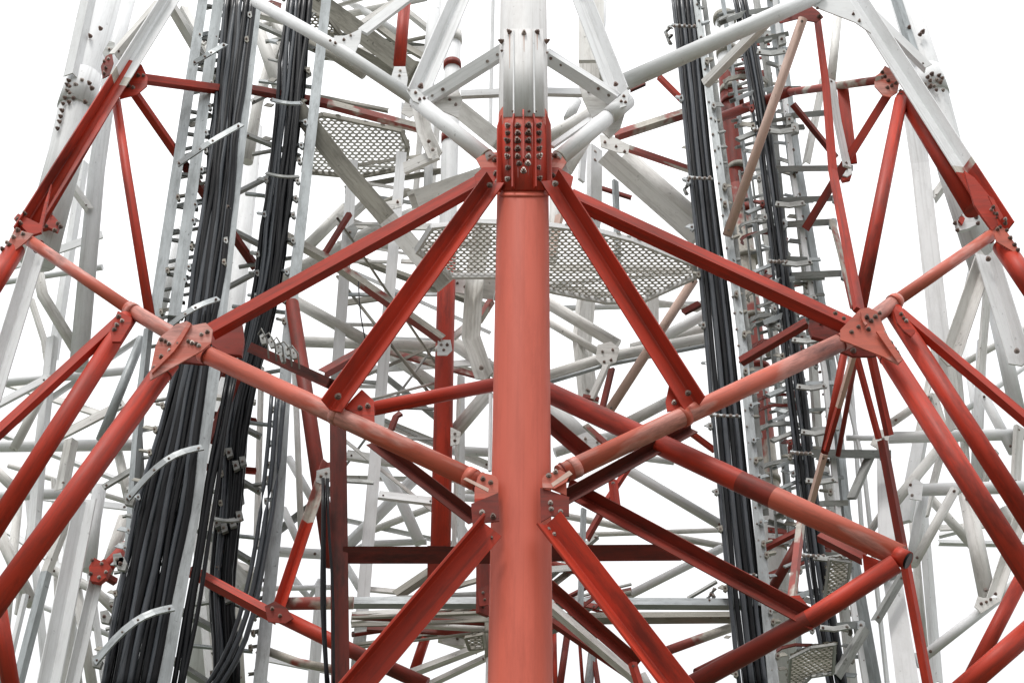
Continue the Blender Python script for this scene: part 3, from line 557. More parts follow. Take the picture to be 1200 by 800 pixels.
# ---------------- far side of the tower seen through the near face ----------------
fs = [ # kind name mat w pts opts
('o','tube_brace','wg',14,[(356,293,15),(406,243,15)],{}),
('o','ring_tube','wg',16,[(322,330,14.6),(455,262,14.8),(575,214,15)],{}),
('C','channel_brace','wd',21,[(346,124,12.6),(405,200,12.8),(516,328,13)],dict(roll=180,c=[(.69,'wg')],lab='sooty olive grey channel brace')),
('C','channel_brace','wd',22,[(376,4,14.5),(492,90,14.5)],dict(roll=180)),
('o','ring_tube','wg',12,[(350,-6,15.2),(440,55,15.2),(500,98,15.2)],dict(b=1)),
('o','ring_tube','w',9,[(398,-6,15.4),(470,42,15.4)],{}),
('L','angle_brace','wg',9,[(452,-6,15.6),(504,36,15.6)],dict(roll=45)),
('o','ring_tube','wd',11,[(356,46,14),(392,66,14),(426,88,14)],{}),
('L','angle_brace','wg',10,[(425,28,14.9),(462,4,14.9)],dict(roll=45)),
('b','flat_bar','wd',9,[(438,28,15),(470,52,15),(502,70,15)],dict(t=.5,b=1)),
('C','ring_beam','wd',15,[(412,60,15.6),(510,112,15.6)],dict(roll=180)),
('L','ring_angle','rg',12,[(294,105,12.4),(380,121,12.6),(490,150,12.8)],dict(roll=45,c=[(.45,'pw')])),
('L','ring_angle','wd',6,[(370,113,12.9),(455,130,12.9)],dict(roll=45)),
('o','tube_post','r',14,[(475,-6,12.6),(468,76,12.6)],dict(lab='short red post')),
('L','angle_brace','wg',18,[(490,118,12.4),(498,156,12.4),(511,184,12.4)],dict(roll=225,b=2)),
('b','flat_bar','wg',15,[(514,180,12.4),(474,198,12.6)],dict(t=.3)),
('C','channel_brace','wg',21,[(484,234,12.9),(566,206,12.9)],dict(roll=180,b=3)),
('o','tube_brace','wd',9,[(436,246,14),(480,224,14)],{}),
('b','flat_bar','wg',11,[(408,256,14.2),(434,232,14.2)],dict(t=.5,b=1)),
('L','angle_brace','rg',8,[(380,298,13.5),(410,250,13.5)],dict(roll=45)),
('C','channel_brace','wg',20,[(535,126,11.6),(590,170,11.6)],dict(roll=180,b=1)),
('o','leg_tube','w',15,[(511,-10,15),(500,110,15)],{}),
('C','leg_channel','wg',28,[(693,-10,13.5),(693,92,13.5)],dict(roll=180)),
('o','leg_tube','w',12,[(706,-10,14),(700,95,14)],{}),
('b','flat_bar','w',4.5,[(578,-8,12),(574,168,12)],dict(t=1)),
('b','flat_bar','w',4.5,[(575,462,12),(574,552,12)],dict(t=1)),
('o','tube_brace','wg',14,[(640,163,11.6),(690,132,11.8)],{}),
('o','tube_brace','wg',15,[(664,200,12.6),(688,160,12.6)],{}),
('o','tube_brace','w',12,[(676,118,13),(666,140,13)],{}),
('b','flat_bar','w',18,[(697,174,13),(696,252,13),(692,276,13)],dict(t=.4,b=2)),
('b','flat_bar','w',9,[(684,172,13.5),(681,212,13.5)],dict(t=.4)),
('b','flat_bar','g',8,[(721,212,12.6),(725,330,12.6)],dict(t=.5)),
('C','channel_brace','wg',22,[(711,184,12.8),(818,278,13.2)],dict(roll=180,lab='cream channel brace with a rust line')),
('o','tube_brace','wg',21,[(733,184,13.4),(822,262,13.6)],{}),
('L','angle_brace','rg',6,[(703,220,14),(740,232,14)],dict(roll=45)),
('L','ring_angle','pw',13,[(719,160,12.4),(806,132,12.6)],dict(roll=50)),
('L','angle_brace','pw',9,[(736,174,12.6),(812,200,12.8)],dict(roll=40)),
('L','angle_brace','r',8,[(772,90,13),(800,118,13)],dict(roll=40,b=1)),
('L','angle_brace','rg',6,[(738,106,13),(756,98,13)],dict(roll=40)),
('o','tube_brace','wg',13,[(652,200,13),(650,262,13),(646,306,13)],{}),
('b','flat_bar','pk',10,[(656,252,12.6),(646,298,12.6)],dict(t=.5)),
('o','tube_brace','wg',14,[(640,354,14.5),(724,404,14.5)],{}),
('o','tube_brace','wg',9,[(640,376,14.8),(704,414,14.8)],{}),
('b','flat_bar','wg',22,[(688,340,14.9),(682,400,14.9),(690,470,14.9)],dict(t=.3,b=1)),
('b','flat_bar','wg',16,[(764,340,14.8),(764,388,14.8)],dict(t=.3,b=1)),
('o','tube_brace','pk',11,[(813,328,13.2),(712,484,13.4)],dict(b=1)),
('o','ring_tube','wg',15,[(640,442,14.5),(709,420,14.5),(832,396,14.5)],{}),
('o','ring_tube','g',5,[(640,449,14.3),(709,428,14.3),(832,404,14.3)],{}),
('o','ring_tube','w',13,[(772,398,14.9),(826,368,14.9)],{}),
('o','ring_tube','wg',12,[(740,408,15.2),(826,385,15.2)],{}),
('b','flat_bar','rg',9,[(801,366,13.6),(820,356,13.6)],dict(t=.5)),
('b','flat_bar','wg',9,[(711,428,14),(693,468,14)],dict(t=.5)),
('b','flat_bar','rg',8,[(717,432,13.8),(706,478,13.8)],dict(t=.5)),
('o','tube_brace','w',20,[(642,472,14.4),(690,520,14.4)],{}),
('b','flat_bar','rg',6,[(683,464,14),(702,468,14)],dict(t=.5)),
('o','tube_brace','wg',13,[(738,494,13.5),(784,470,13.5)],{}),
('o','tube_brace','w',12,[(650,530,15),(700,514,15),(740,508,15)],{}),
('b','flat_bar','pw',8,[(686,498,13.8),(710,520,13.8)],dict(t=.4)),
('o','ring_tube','w',8,[(750,536,15),(790,541,15)],{}),
('o','tube_brace','w',12,[(722,542,13.3),(848,617,13.6)],dict(b=1)),
('L','angle_brace','r',8,[(803,502,13.2),(838,528,13.4)],dict(roll=40)),
('L','angle_brace','r',11,[(718,562,11.2),(723,602,11.2)],dict(roll=45,b=1)),
('L','angle_brace','r',8,[(737,547,12),(709,590,12)],dict(roll=45)),
('L','angle_brace','rg',9,[(704,602,12.4),(687,632,12.4)],dict(roll=45)),
('o','tube_brace','w',10,[(727,702,14),(846,642,14)],{}),
('o','tube_brace','pw',11,[(782,762,12.8),(862,733,13)],{}),
('o','tube_brace','rg',11,[(816,788,12.6),(868,762,12.8)],{}),
('L','angle_brace','gd',5,[(806,701,13.2),(840,681,13.2)],dict(roll=45)),
('L','angle_brace','rg',17,[(640,684,11.6),(748,778,11.8)],dict(roll=225)),
('L','angle_brace','wg',13,[(640,706,11.9),(748,798,12)],dict(roll=45)),
('L','angle_brace','rg',10,[(640,724,12.1),(748,798,12.2)],dict(roll=45)),
('b','flat_bar','g',7,[(684,596,12),(680,716,12)],dict(t=.5)),
('L','angle_brace','r',11,[(741,776,11.5),(752,812,11.5)],dict(roll=45,b=1)),
('o','tube_brace','wg',11,[(752,790,12.5),(764,812,12.5)],{}),
('o','tube_brace','rg',9,[(846,790,12),(800,800,12)],{}),
# left of the column, middle heights
('o','ring_tube','wg',13,[(346,400,14.6),(520,406,14.6)],{}),
('b','flat_bar','pw',8,[(455,412,14.2),(562,441,14.2)],dict(t=.5)),
('o','tube_brace','wg',14,[(344,352,13.9),(430,400,13.9)],{}),
('L','angle_brace','pw',13,[(332,276,13.2),(390,308,13.2),(518,398,13.4)],dict(roll=45,lab='dark diagonal angle with flaking red paint')),
('o','tube_brace','wg',14,[(458,416,14.8),(514,454,14.8)],{}),
('o','tube_brace','wg',16,[(532,402,14.8),(582,436,14.8)],{}),
('L','angle_brace','wg',21,[(566,262,12.8),(556,330,12.8),(552,396,12.8),(568,442,12.8)],dict(roll=225,b=1)),
('b','flat_bar','wg',9,[(530,396,14),(566,366,14)],dict(t=.4)),
('L','angle_brace','pw',10,[(561,376,13.2),(576,352,13.2)],dict(roll=45)),
('C','ring_beam','wg',26,[(532,330,14.4),(584,340,14.4)],dict(roll=180,b=1)),
('o','tube_brace','wg',17,[(528,512,14),(572,460,14)],{}),
('o','ring_tube','w',11,[(530,527,14.8),(576,530,14.8)],{}),
('b','flat_bar','wg',13,[(406,533,14.2),(474,543,14.2)],dict(t=.4,b=1)),
('o','tube_brace','w',13,[(446,546,14.8),(470,586,14.8),(492,636,14.8)],{}),
('o','tube_brace','w',14,[(488,558,15),(446,600,15),(406,640,15)],{}),
('b','flat_bar','w',11,[(444,580,13.8),(510,588,13.8)],dict(t=.4,b=1)),
('o','tube_brace','w',15,[(522,592,14.6),(552,642,14.6)],{}),
('o','ring_tube','w',9,[(536,582,14.8),(584,586,14.8)],{}),
('b','flat_bar','gd',6,[(392,562,13.6),(438,565,13.6)],dict(t=.5)),
('b','flat_bar','gd',5,[(394,445,13.9),(452,449,13.9)],dict(t=.5)),
('b','flat_bar','gd',4,[(448,477,13.9),(514,479,13.9)],dict(t=.5,b=1)),
('b','flat_bar','gd',4,[(444,512,13.9),(514,515,13.9)],dict(t=.5,b=1)),
('b','flat_bar','rg',8,[(458,504,13),(464,488,13),(470,484,13)],dict(t=.5)),
('b','flat_bar','g',4.5,[(408,345,14),(516,345,14)],dict(t=.5)),
('b','flat_bar','wg',6,[(470,306,14),(490,307,14)],dict(t=.5)),
('b','flat_bar','gd',4,[(420,284,14.4),(448,286,14.4)],dict(t=.5)),
('o','tube_brace','w',9,[(338,536,14),(372,596,14)],{}),
('o','tube_brace','w',9,[(332,596,14),(352,640,14)],{}),
('o','tube_brace','w',9,[(342,676,14.4),(362,700,14.4),(376,680,14.4)],{}),
('o','ring_tube','w',12,[(322,646,14.2),(376,649,14.2)],dict(b=1)),
('b','flat_bar','w',13,[(376,690,14.2),(366,812,14.2)],dict(t=.4)),
('o','tube_brace','pw',10,[(312,762,12.6),(350,776,12.6),(392,784,12.6)],{}),
('o','tube_brace','w',9,[(404,660,14.6),(428,700,14.6)],{}),
('o','ring_tube','w',8,[(410,648,15),(430,637,15),(500,634,15)],{}),
('b','flat_bar','wg',7,[(430,690,14),(474,694,14)],dict(t=.5)),
('L','angle_brace','wd',14,[(464,698,13.4),(514,664,13.4)],dict(roll=45)),
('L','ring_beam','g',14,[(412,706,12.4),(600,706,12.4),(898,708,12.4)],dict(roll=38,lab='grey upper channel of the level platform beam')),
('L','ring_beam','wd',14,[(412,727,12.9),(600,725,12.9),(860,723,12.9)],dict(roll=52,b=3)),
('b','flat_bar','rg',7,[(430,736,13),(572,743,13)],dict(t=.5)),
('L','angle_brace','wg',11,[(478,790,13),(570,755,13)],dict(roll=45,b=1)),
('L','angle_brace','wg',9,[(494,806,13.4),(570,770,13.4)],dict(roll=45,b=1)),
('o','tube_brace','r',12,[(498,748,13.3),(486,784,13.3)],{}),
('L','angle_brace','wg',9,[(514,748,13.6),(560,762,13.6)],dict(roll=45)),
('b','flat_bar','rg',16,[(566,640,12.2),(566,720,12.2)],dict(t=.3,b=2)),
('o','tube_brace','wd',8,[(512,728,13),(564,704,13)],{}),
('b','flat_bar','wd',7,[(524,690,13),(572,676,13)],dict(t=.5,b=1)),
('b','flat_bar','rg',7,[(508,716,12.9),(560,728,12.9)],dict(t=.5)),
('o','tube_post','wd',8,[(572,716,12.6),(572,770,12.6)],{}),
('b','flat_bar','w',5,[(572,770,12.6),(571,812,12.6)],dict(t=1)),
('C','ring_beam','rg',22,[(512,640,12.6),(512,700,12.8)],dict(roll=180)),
]
for k, nme, m, w, pts, op in fs: mem(T, k, nme, m, w, pts, **op)
for poly, Y, m, bl in (
 ([(462,78),(475,78),(478,92),(476,104),(456,98)], 12.5, 'w', [(468,89),(469,83)]),
 ([(703,158),(718,160),(738,170),(736,180),(722,178),(704,172)], 12.3, 'wg', [(709,167),(732,178),(722,172)]),
 ([(700,404),(716,400),(726,408),(722,424),(708,430),(698,420)], 14.2, 'wg', [(706,412),(716,422),(718,410),(708,424)]),
 ([(672,512),(692,504),(712,512),(706,524),(682,526)], 14.0, 'w', [(686,514),(700,518)]),
 ([(530,326),(560,320),(566,334),(558,346),(532,342)], 14.1, 'wg', [(536,332),(545,336),(556,330),(560,338),(548,328)]),
 ([(513,398),(528,398),(530,410),(524,416),(512,416)], 13.4, 'w', [(517,404),(524,404),(520,410)]),
 ([(371,551),(386,547),(388,562),(380,568),(370,564)], 11.4, 'gd', [(376,558),(382,554)]),
 ([(402,270),(414,262),(420,268),(412,282)], 13.8, 'gd', [(410,272)]),
 ([(446,238),(470,232),(470,242),(448,248)], 13.6, 'wg', [(452,242),(466,237)]),
 ([(475,118),(492,114),(492,130),(480,138),(470,132)], 12.8, 'wg', [(482,124)]),
 ([(510,740),(530,736),(548,742),(544,756),(520,754)], 13.2, 'wg', [(520,746),(536,748)]),
 ([(645,186),(662,190),(668,206),(654,212)], 9.7, 'w', []),
 ([(560,690),(572,684),(574,708),(562,710)], 12.1, 'rg', [(566,694),(568,702)]),
 ([(528,500),(540,506),(538,520),(528,522)], 13.6, 'wg', [(533,508),(533,516)]),
 ([(330,86),(342,78),(352,84),(346,98)], 13.2, 'wd', [])):
    plate('gusset_plate', m, poly, Y, T, bl=bl, bpx=4)

# crowded bars, pipes and struts deep inside the tower
rc = random.Random(5)
def lattice(x0, x1, y0, y1, Y, n, steep, mats, wmin=4, wmax=9):
    for k in range(n):
        m = rc.choice(mats); w = rc.uniform(wmin, wmax); a = rc.random(); d = Y+rc.uniform(-.4, .6)
        if steep: xa = x0+(x1-x0)*a; xb = xa+rc.uniform(-.25, .25)*(x1-x0); ya, yb = y0, y1
        else: ya = y0+(y1-y0)*a; yb = ya+rc.uniform(-.5, .5)*(y1-y0); xa, xb = x0, x1
        t(rc.choice(('o', 'L', 'b')), 'strut', m, w, (xa, ya, d), (xb, yb, d+rc.uniform(-.3, .3)), roll=rc.choice((40, 50, 225)), b=rc.choice((0, 0, 1)))
lattice(-10, 120, 300, 480, 14.8, 3, False, ['w', 'wg'], 6, 10)
lattice(10, 165, 460, 700, 15.2, 4, False, ['w', 'wg'], 6, 10)
lattice(1100, 1215, 440, 640, 15, 5, False, ['w', 'wg'], 6, 10)
lattice(1030, 1120, 590, 800, 15, 3, True, ['w', 'wg'], 7, 12)
lattice(395, 575, 230, 420, 15, 6, False, ['wg', 'w', 'wd', 'wg'], 4, 10)
lattice(395, 575, 430, 640, 15.2, 5, False, ['wg', 'w', 'wg'], 4, 10)
lattice(645, 830, 260, 440, 15.2, 4, False, ['wg', 'w'], 5, 10)
lattice(645, 850, 540, 640, 15.2, 2, False, ['wg', 'w'], 5, 8)
lattice(300, 400, 590, 800, 14.6, 4, False, ['wg', 'w', 'gd'], 5, 10)
lattice(200, 300, 590, 800, 14.4, 4, True, ['w', 'wg'], 8, 13)
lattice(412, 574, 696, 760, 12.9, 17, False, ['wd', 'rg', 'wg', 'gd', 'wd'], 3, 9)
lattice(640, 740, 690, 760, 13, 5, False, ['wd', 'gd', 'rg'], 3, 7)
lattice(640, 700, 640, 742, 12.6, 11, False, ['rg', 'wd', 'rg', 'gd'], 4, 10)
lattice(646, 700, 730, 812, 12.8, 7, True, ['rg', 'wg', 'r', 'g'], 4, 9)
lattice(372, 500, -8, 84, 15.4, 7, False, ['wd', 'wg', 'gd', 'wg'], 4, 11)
lattice(395, 520, 240, 640, 13.95, 9, False, ['gd', 'wg', 'wd'], 2.5, 4.5)
lattice(404, 520, 188, 236, 14.2, 5, False, ['wd', 'wg', 'gd'], 3, 9)
lattice(470, 516, 120, 240, 14.6, 4, True, ['wg', 'w', 'g'], 5, 10)
lattice(-10, 130, 560, 812, 14.4, 5, True, ['w', 'wg'], 6, 11)
lattice(-10, 150, 420, 620, 14.4, 3, False, ['w', 'wg'], 6, 11)
lattice(1080, 1210, 400, 560, 14.6, 3, True, ['w', 'wg'], 7, 11)
lattice(300, 360, 430, 640, 13.6, 3, True, ['wg', 'w'], 6, 10)
lattice(205, 300, 420, 560, 13.2, 4, False, ['rg', 'gd', 'wg', 'rg'], 5, 10)
lattice(535, 575, 440, 660, 14.4, 2, True, ['wg', 'w'], 5, 9)
lattice(900, 1000, 610, 700, 13.8, 5, False, ['rg', 'gd', 'wg'], 4, 9)
lattice(415, 520, 395, 640, 14.8, 3, False, ['wg', 'w', 'gd'], 4, 9)
# weld beads where the big tubes meet their collars and plates
for (x, y, dx, dy, Y, w, m) in ((562, 565, -1.6, -.8, 9.34, 25.5, 'rg'), (660, 554, 1.6, -.8, 9.34, 25.5, 'rg'), (243, 416, -1.6, -.8, 9.78, 22, 'rg'), (984, 401.5, 1.6, -.8, 9.78, 22, 'rg'), (190, 436, -1, 1.5, 9.73, 26.5, 'rg'), (1042, 417.5, 1, 1.6, 9.73, 25.5, 'rg'), (44, 288, 1.6, 1, 10.58, 16, 'rg'), (1158, 278.5, 1.6, -1, 10.58, 16, 'rg'), (570, 184.7, -1.6, -1.2, 9.57, 21.5, 'wd'), (655, 186, 1.6, -1.2, 9.57, 21.5, 'wd')):
    t('o', 'weld_bead', m, w, (x, y, Y), (x+dx, y+dy, Y))
# ======================= inner mast =======================
IM = thing('inner_mast', 'slender inner mast with white and red posts behind the left braces', 'mast', (-.7, 14, 0))
def im(kind, name, m, w, *pts, **k): return mem(IM, kind, name, m, w, pts, **k)
im('o', 'post', 'w', 18, (533, -15, 13.8), (527, 180, 13.8), (521, 412, 13.8), (515, 700, 13.8), c=[(.515, 'r')])
im('o', 'post_flange', 'wg', 21, (531, 40, 13.78), (531, 50, 13.78)); im('o', 'post_flange', 'rg', 21, (530, 74, 13.78), (530, 80, 13.78)); im('o', 'post_flange', 'wg', 20, (520, 408, 13.78), (520, 414, 13.78))
im('o', 'post_flange', 'rg', 20, (527, 158, 13.78), (527, 167, 13.78))
for (a, b, m) in (((413, 195), (393, 462), 'w'), ((470, 186), (418, 790), 'w')):
    im('C', 'mast_rail', 'w', 12, (a[0], a[1], 14), (b[0], b[1], 14), roll=180, c=[(.93, 'gd')])
for y in (262, 306, 345, 380, 421, 452):
    xl = 413-(y-195)*.075-3; xr = 470-(y-186)*.086+4
    im('b', 'rung', 'gd' if y % 2 else 'wg', 4.5, (xl, y, 14.1), (xr, y+1, 14.1), t=.7)
for y in range(200, 780, 38):
    x = 470-(y-186)*.086; p = P(x, y, 13.9); bolt(p, TOCAM, 3.6*mpp(p), IM)
    if y < 450: p = P(413-(y-195)*.075, y+9, 13.9); bolt(p, TOCAM, 3.6*mpp(p), IM)
# right inner post seen between the cable ladders: bands of white and red
im2 = thing('mast_post', 'banded white and red tube post behind the right cable ladder', 'post', (3, 15, 0))
mem(im2, 'o', 'post_tube', 'w', 22, [(846, -15, 14.6), (862, 200, 14.6), (884, 420, 14.6), (925, 815, 14.6)], c=[(.17, 'rg'), (.36, 'pw'), (.6, 'w'), (.66, 'pw'), (.78, 'w')], w2=31)
for y in (20, 60, 104, 118, 196, 246, 300, 372, 430, 560, 640, 700):
    x = 847+(y/815)*76; mem(im2, 'o', 'flange', 'rg' if y % 4 else 'wd', 27 if y < 300 else 31, [(x, y, 14.57), (x+.5, y+5, 14.57)])

# ======================= perforated platforms =======================
def inside(x, y, poly):
    c = False; n = len(poly)
    for i in range(n):
        (x1, y1), (x2, y2) = poly[i], poly[(i+1) % n]
        if (y1 > y) != (y2 > y) and x < (x2-x1)*(y-y1)/(y2-y1)+x1: c = not c
    return c
def perforated(name, m, pix, h, par, a=.043, hole=.68, th=.012):
    A = [H(x, y, h) for x, y in pix]; poly = [(p.x, p.y) for p in A]
    x0 = min(p[0] for p in poly); x1 = max(p[0] for p in poly); y0 = min(p[1] for p in poly); y1 = max(p[1] for p in poly)
    vid = {}; V = []; Fc = []
    def v(x, y):
        k = (round(x, 4), round(y, 4))
        if k not in vid: vid[k] = len(V); V.append((x, y, h))
        return vid[k]
    dx = a*math.sqrt(3); dy = a*1.5*.78; r = 0; y = y0
    while y < y1:
        x = x0+(dx/2 if r % 2 else 0)
        while x < x1:
            if inside(x, y, poly):
                cor = [(x+a*math.sin(k*math.pi/3), y+.78*a*math.cos(k*math.pi/3)) for k in range(6)]
                hw = hole*random.uniform(.93, 1.04)
                inn = [(x+(c[0]-x)*hw, y+(c[1]-y)*hw) for c in cor]
                ci = [v(*c) for c in cor]; ii = []
                for c in inn: V.append((c[0], c[1], h)); ii.append(len(V)-1)
                for k in range(6): Fc.append((ci[k], ii[k], ii[(k+1) % 6], ci[(k+1) % 6]))
            x += dx
        y += dy; r += 1
    n = len(V); V2 = V+[(x, y, z+th) for x, y, z in V]
    F2 = list(Fc)+[tuple(n+i for i in reversed(f)) for f in Fc]+[(f[1], f[1]+n, f[2]+n, f[2]) for f in Fc]
    o = mesh(name, V2, F2, [m], None, [[(V2[i][0], V2[i][1]) for i in f] for f in F2], par)
    return A
def platform(name, label, pix, h, m, fm, edge=.07, **k):
    c = H(sum(p[0] for p in pix)/len(pix), sum(p[1] for p in pix)/len(pix), h)
    T2 = thing(name, label, 'platform', c)
    A = perforated('perforated_panel', m, pix, h, T2, **k); n = len(A)
    for i in range(n):
        a, b = A[i], A[(i+1) % n]; d = (b-a)
        sweep('edge_beam', 'b', [a+Vector((0, 0, -.02)), b+Vector((0, 0, -.02))], edge, [fm], t=.5, parent=T2)
    return T2
pf = platform('platform', 'perforated steel platform behind the central column, seen from below', [(488, 292), (506, 264), (560, 258), (640, 262), (700, 269), (742, 280), (812, 308), (816, 322), (752, 351), (710, 352), (650, 340), (585, 322), (530, 322)], 11.4, 'wg', 'w')
platform('platform', 'dark perforated platform under the upper left ring, beside the cables', [(362, 140), (378, 133), (470, 152), (478, 170), (474, 196), (420, 206), (356, 200)], 14.6, 'wg', 'wd', a=.05, hole=.64)
platform('platform', 'small perforated landing high behind the left cables', [(360, 12), (384, 20), (400, 40), (392, 52), (372, 46), (356, 30)], 17.0, 'wd', 'wd', a=.05)
platform('platform', 'small perforated landing beside the rear right cables', [(972, 652), (996, 656), (994, 676), (976, 694), (966, 700)], 6.9, 'wd', 'gd', a=.034, hole=.74, edge=.03)
platform('platform', 'lowest perforated landing around the rear right cables', [(926, 768), (950, 756), (978, 752), (976, 786), (950, 790), (934, 806), (924, 798)], 6.3, 'wd', 'gd', a=.034, hole=.74, edge=.03)
platform('platform', 'torn perforated plate hanging behind the lower left brace', [(545, 744), (566, 740), (568, 756), (550, 758)], 6.6, 'wd', 'wd', a=.034, hole=.74, edge=.03)

# ======================= cable ladders =======================
def ladder(name, label, loc): return thing(name, label, 'cable ladder', loc)
LA = ladder('cable_ladder', 'left galvanised cable ladder carrying the thickest cable bundle', (-3.1, 11.6, 0))
def la(kind, name, m, w, *pts, **k): return mem(LA, kind, name, m, w, pts, **k)
YA = 11.7
def vline(x0, x1, y0, y1, Y, n=2): return [(x0+(x1-x0)*k/(n-1), y0+(y1-y0)*k/(n-1), Y) for k in range(n)]
la('C', 'rail', 'g', 11, *vline(240, 180, -15, 378, YA), roll=0)
la('C', 'rail', 'g', 12, *vline(258, 203, -15, 378, YA), roll=180)
la('C', 'rail', 'g', 11, (303, -15, YA), (278, 200, YA), (252, 430, YA), (227, 600, YA), (189, 815, YA), roll=180)
la('L', 'rail', 'g', 11, (174, 385, YA+.1), (160, 520, YA+.1), (152, 640, YA+.1), roll=45)
la('b', 'rail', 'gd', 9, (170, 420, YA+.2), (160, 470, YA+.2), (165, 560, YA+.2), t=.5)
for y in (8, 46, 82, 132, 158, 205, 243, 282, 322, 352):
    x0 = 240-(y+15)*.153; x1 = 258-(y+15)*.14
    la('b', 'bracket', 'gd', 5, (x0, y-2, YA-.05), (x1+10, y+3, YA+.1), t=.6, b=1)
for y in range(10, 380, 16):
    x = 303-(y+15)*.116; p = P(x, y, YA-.06); bolt(p, TOCAM, 3.2*mpp(p), LA, 'bs')
    x = 257-(y+15)*.14; p = P(x, y+6, YA-.06); bolt(p, TOCAM, 3.4*mpp(p), LA)
for y in range(440, 800, 24):
    x = 251-(y-432)*.155; p = P(x, y, YA-.08); bolt(p, TOCAM, 3.2*mpp(p), LA, 'bs')
def arc(a, b, sag, Y, bulge, n=9):
    out = []
    for k in range(n):
        f = k/(n-1); out.append((a[0]+(b[0]-a[0])*f, a[1]+(b[1]-a[1])*f-sag*math.sin(math.pi*f), Y-bulge*math.sin(math.pi*f)))
    return out
straps = [((227, 74), (264, 52), 0, 6), ((208, 193), (283, 146), 2, 7), ((196, 384), (256, 350), 5, 7), ((150, 584), (237, 524), 14, 8), ((111, 776), (203, 712), 15, 9)]
for a, b, s, w in straps:
    st = la('b', 'strap', 'g', w, *arc(a, b, s, YA-.25, .12), t=.25)
    for f in (.03, .35, .55, .97):
        q = arc(a, b, s, YA-.28, .12, 41)[int(f*40)]; p = P(*q); bolt(p, TOCAM, 3.2*mpp(p), st, 'bs' if f in (.35, .55) else 'b')
for x, y in ((150, 584), (112, 774), (122, 722), (137, 655), (141, 660)):
    plate('clamp_plate', 'gd', [(x-5, y-6), (x+4, y-8), (x+8, y), (x+5, y+8), (x-4, y+6)], YA-.2, LA, t=.05, bl=[(x, y)], bpx=5)
LB = ladder('cable_ladder', 'second galvanised cable ladder behind and right of the thickest bundle', (-2.2, 12.6, 0))
def lb(kind, name, m, w, *pts, **k): return mem(LB, kind, name, m, w, pts, **k)
YB = 12.5
lb('C', 'rail', 'g', 11, (384, -15, YB), (360, 198, YB), (337, 400, YB), (325, 600, YB), (303, 815, YB), roll=180)
lb('L', 'rail', 'gd', 7, (334, 470, YB+.2), (316, 620, YB+.2), (300, 700, YB+.2), roll=45)
lb('b', 'rail', 'gd', 9, (271, 480, YB+.2), (276, 540, YB+.2), (282, 590, YB+.2), t=.5)
for (x0, y0, x1, y1, w) in ((260, 488, 306, 512, 8), (258, 549, 306, 577, 8), (232, 620, 296, 659, 9), (212, 716, 280, 753, 10), (200, 772, 246, 802, 10), (278, 226, 322, 204, 7), (265, 338, 318, 310, 7), (272, 270, 330, 300, 8), (294, 120, 364, 86, 7), (288, 158, 352, 184, 7), (300, 28, 372, 60, 7), (345, 250, 322, 262, 5), (268, 420, 300, 436, 7)):
    lb('L', 'rung', 'gd', w, (x0, y0, YB+.1), (x1, y1, YB+.25), roll=45, b=1)
lb('b', 'rung', 'gd', 7, (243, 684, YB), (262, 700, YB), (288, 712, YB), t=.5)
for y in range(8, 800, 21):
    x = 384-(y+15)*.115+(max(0, y-400)*.018); p = P(x, y, YB-.08); bolt(p, TOCAM, 3.6*mpp(p), LB)
lb('b', 'clamp', 'g', 5, *arc((318, 117), (353, 121), -2, YB-.3, .1), t=.6, b=1)
lb('b', 'clamp', 'gd', 4, *arc((312, 203), (350, 207), -2, YB-.3, .1), t=.6)
lb('b', 'clamp', 'gd', 5, *arc((248, 607), (282, 609), -2, YB-.3, .1), t=.6, b=1)
for x, y in ((254, 612), (262, 618), (272, 612), (280, 604), (258, 690), (266, 700), (250, 684), (276, 545), (284, 540), (268, 530)):
    plate('clamp_plate', 'gd', [(x-4, y-5), (x+3, y-6), (x+5, y+3), (x-2, y+6)], YB-.2, LB, t=.05, bl=[(x, y)], bpx=4)
# cable clips, spacer bars and bolted cleats along the rails
rl = random.Random(11)
def clips(par, path, Y, step, dx, mats=('gd', 'g', 'wd', 'wd')):
    y = path[0][1]+6
    while y < path[-1][1]:
        for (xa, ya), (xb, yb) in zip(path, path[1:]):
            if ya <= y < yb:
                x = xa+(xb-xa)*(y-ya)/(yb-ya)+rl.uniform(-2, 2); a = dx*rl.uniform(.6, 1.2); m = rl.choice(mats)
                mem(par, rl.choice('bL'), 'cleat', m, rl.uniform(3.5, 6), [(x, y, Y), (x+a, y-abs(a)*rl.uniform(0, .35), Y+.1)], t=None, b=0)
                if rl.random() < .6: plate('clip', m, [(x-2, y-3), (x+2, y-4), (x+3, y+2), (x+1, y+4), (x-2, y+2)], Y-.05, par, t=.04, bl=[(x, y)], bpx=3)
        y += step*rl.uniform(.6, 1.4)
for k, y in enumerate(range(4, 800, 33)):
    xa = 240-(y+15)*.153 if y < 380 else 176-(y-380)*.15; xb = 303-(y+15)*.118 if y < 430 else 251-(y-430)*.157
    mem(LA, 'b' if k % 2 else 'L', 'rung', 'gd', 4.5, [(xa, y+7, YA+.2), (xb, y-8, YA+.25)], roll=45)
    xa = xb+6; xb = 384-(y+15)*.113
    if k % 2: mem(LB, 'L', 'rung', 'gd' if k % 4 == 1 else 'g', 5, [(xa+8, y+(12 if k % 4 == 1 else -8), YB+.25), (xb, y, YB+.2)], roll=45)
clips(LA, [(262, -10), (236, 200), (212, 370)], YA-.05, 22, 9)
clips(LA, [(240, -10), (213, 200), (188, 370)], YA-.05, 40, 14)
clips(LA, [(296, -10), (272, 200), (250, 400)], YA-.1, 30, 8)
clips(LA, [(200, 440), (150, 620), (118, 790)], YA-.1, 26, -10)
clips(LB, [(372, -10), (350, 200), (330, 390)], YB-.1, 30, -9)
clips(LB, [(322, 440), (308, 620), (290, 790)], YB-.1, 24, 14)
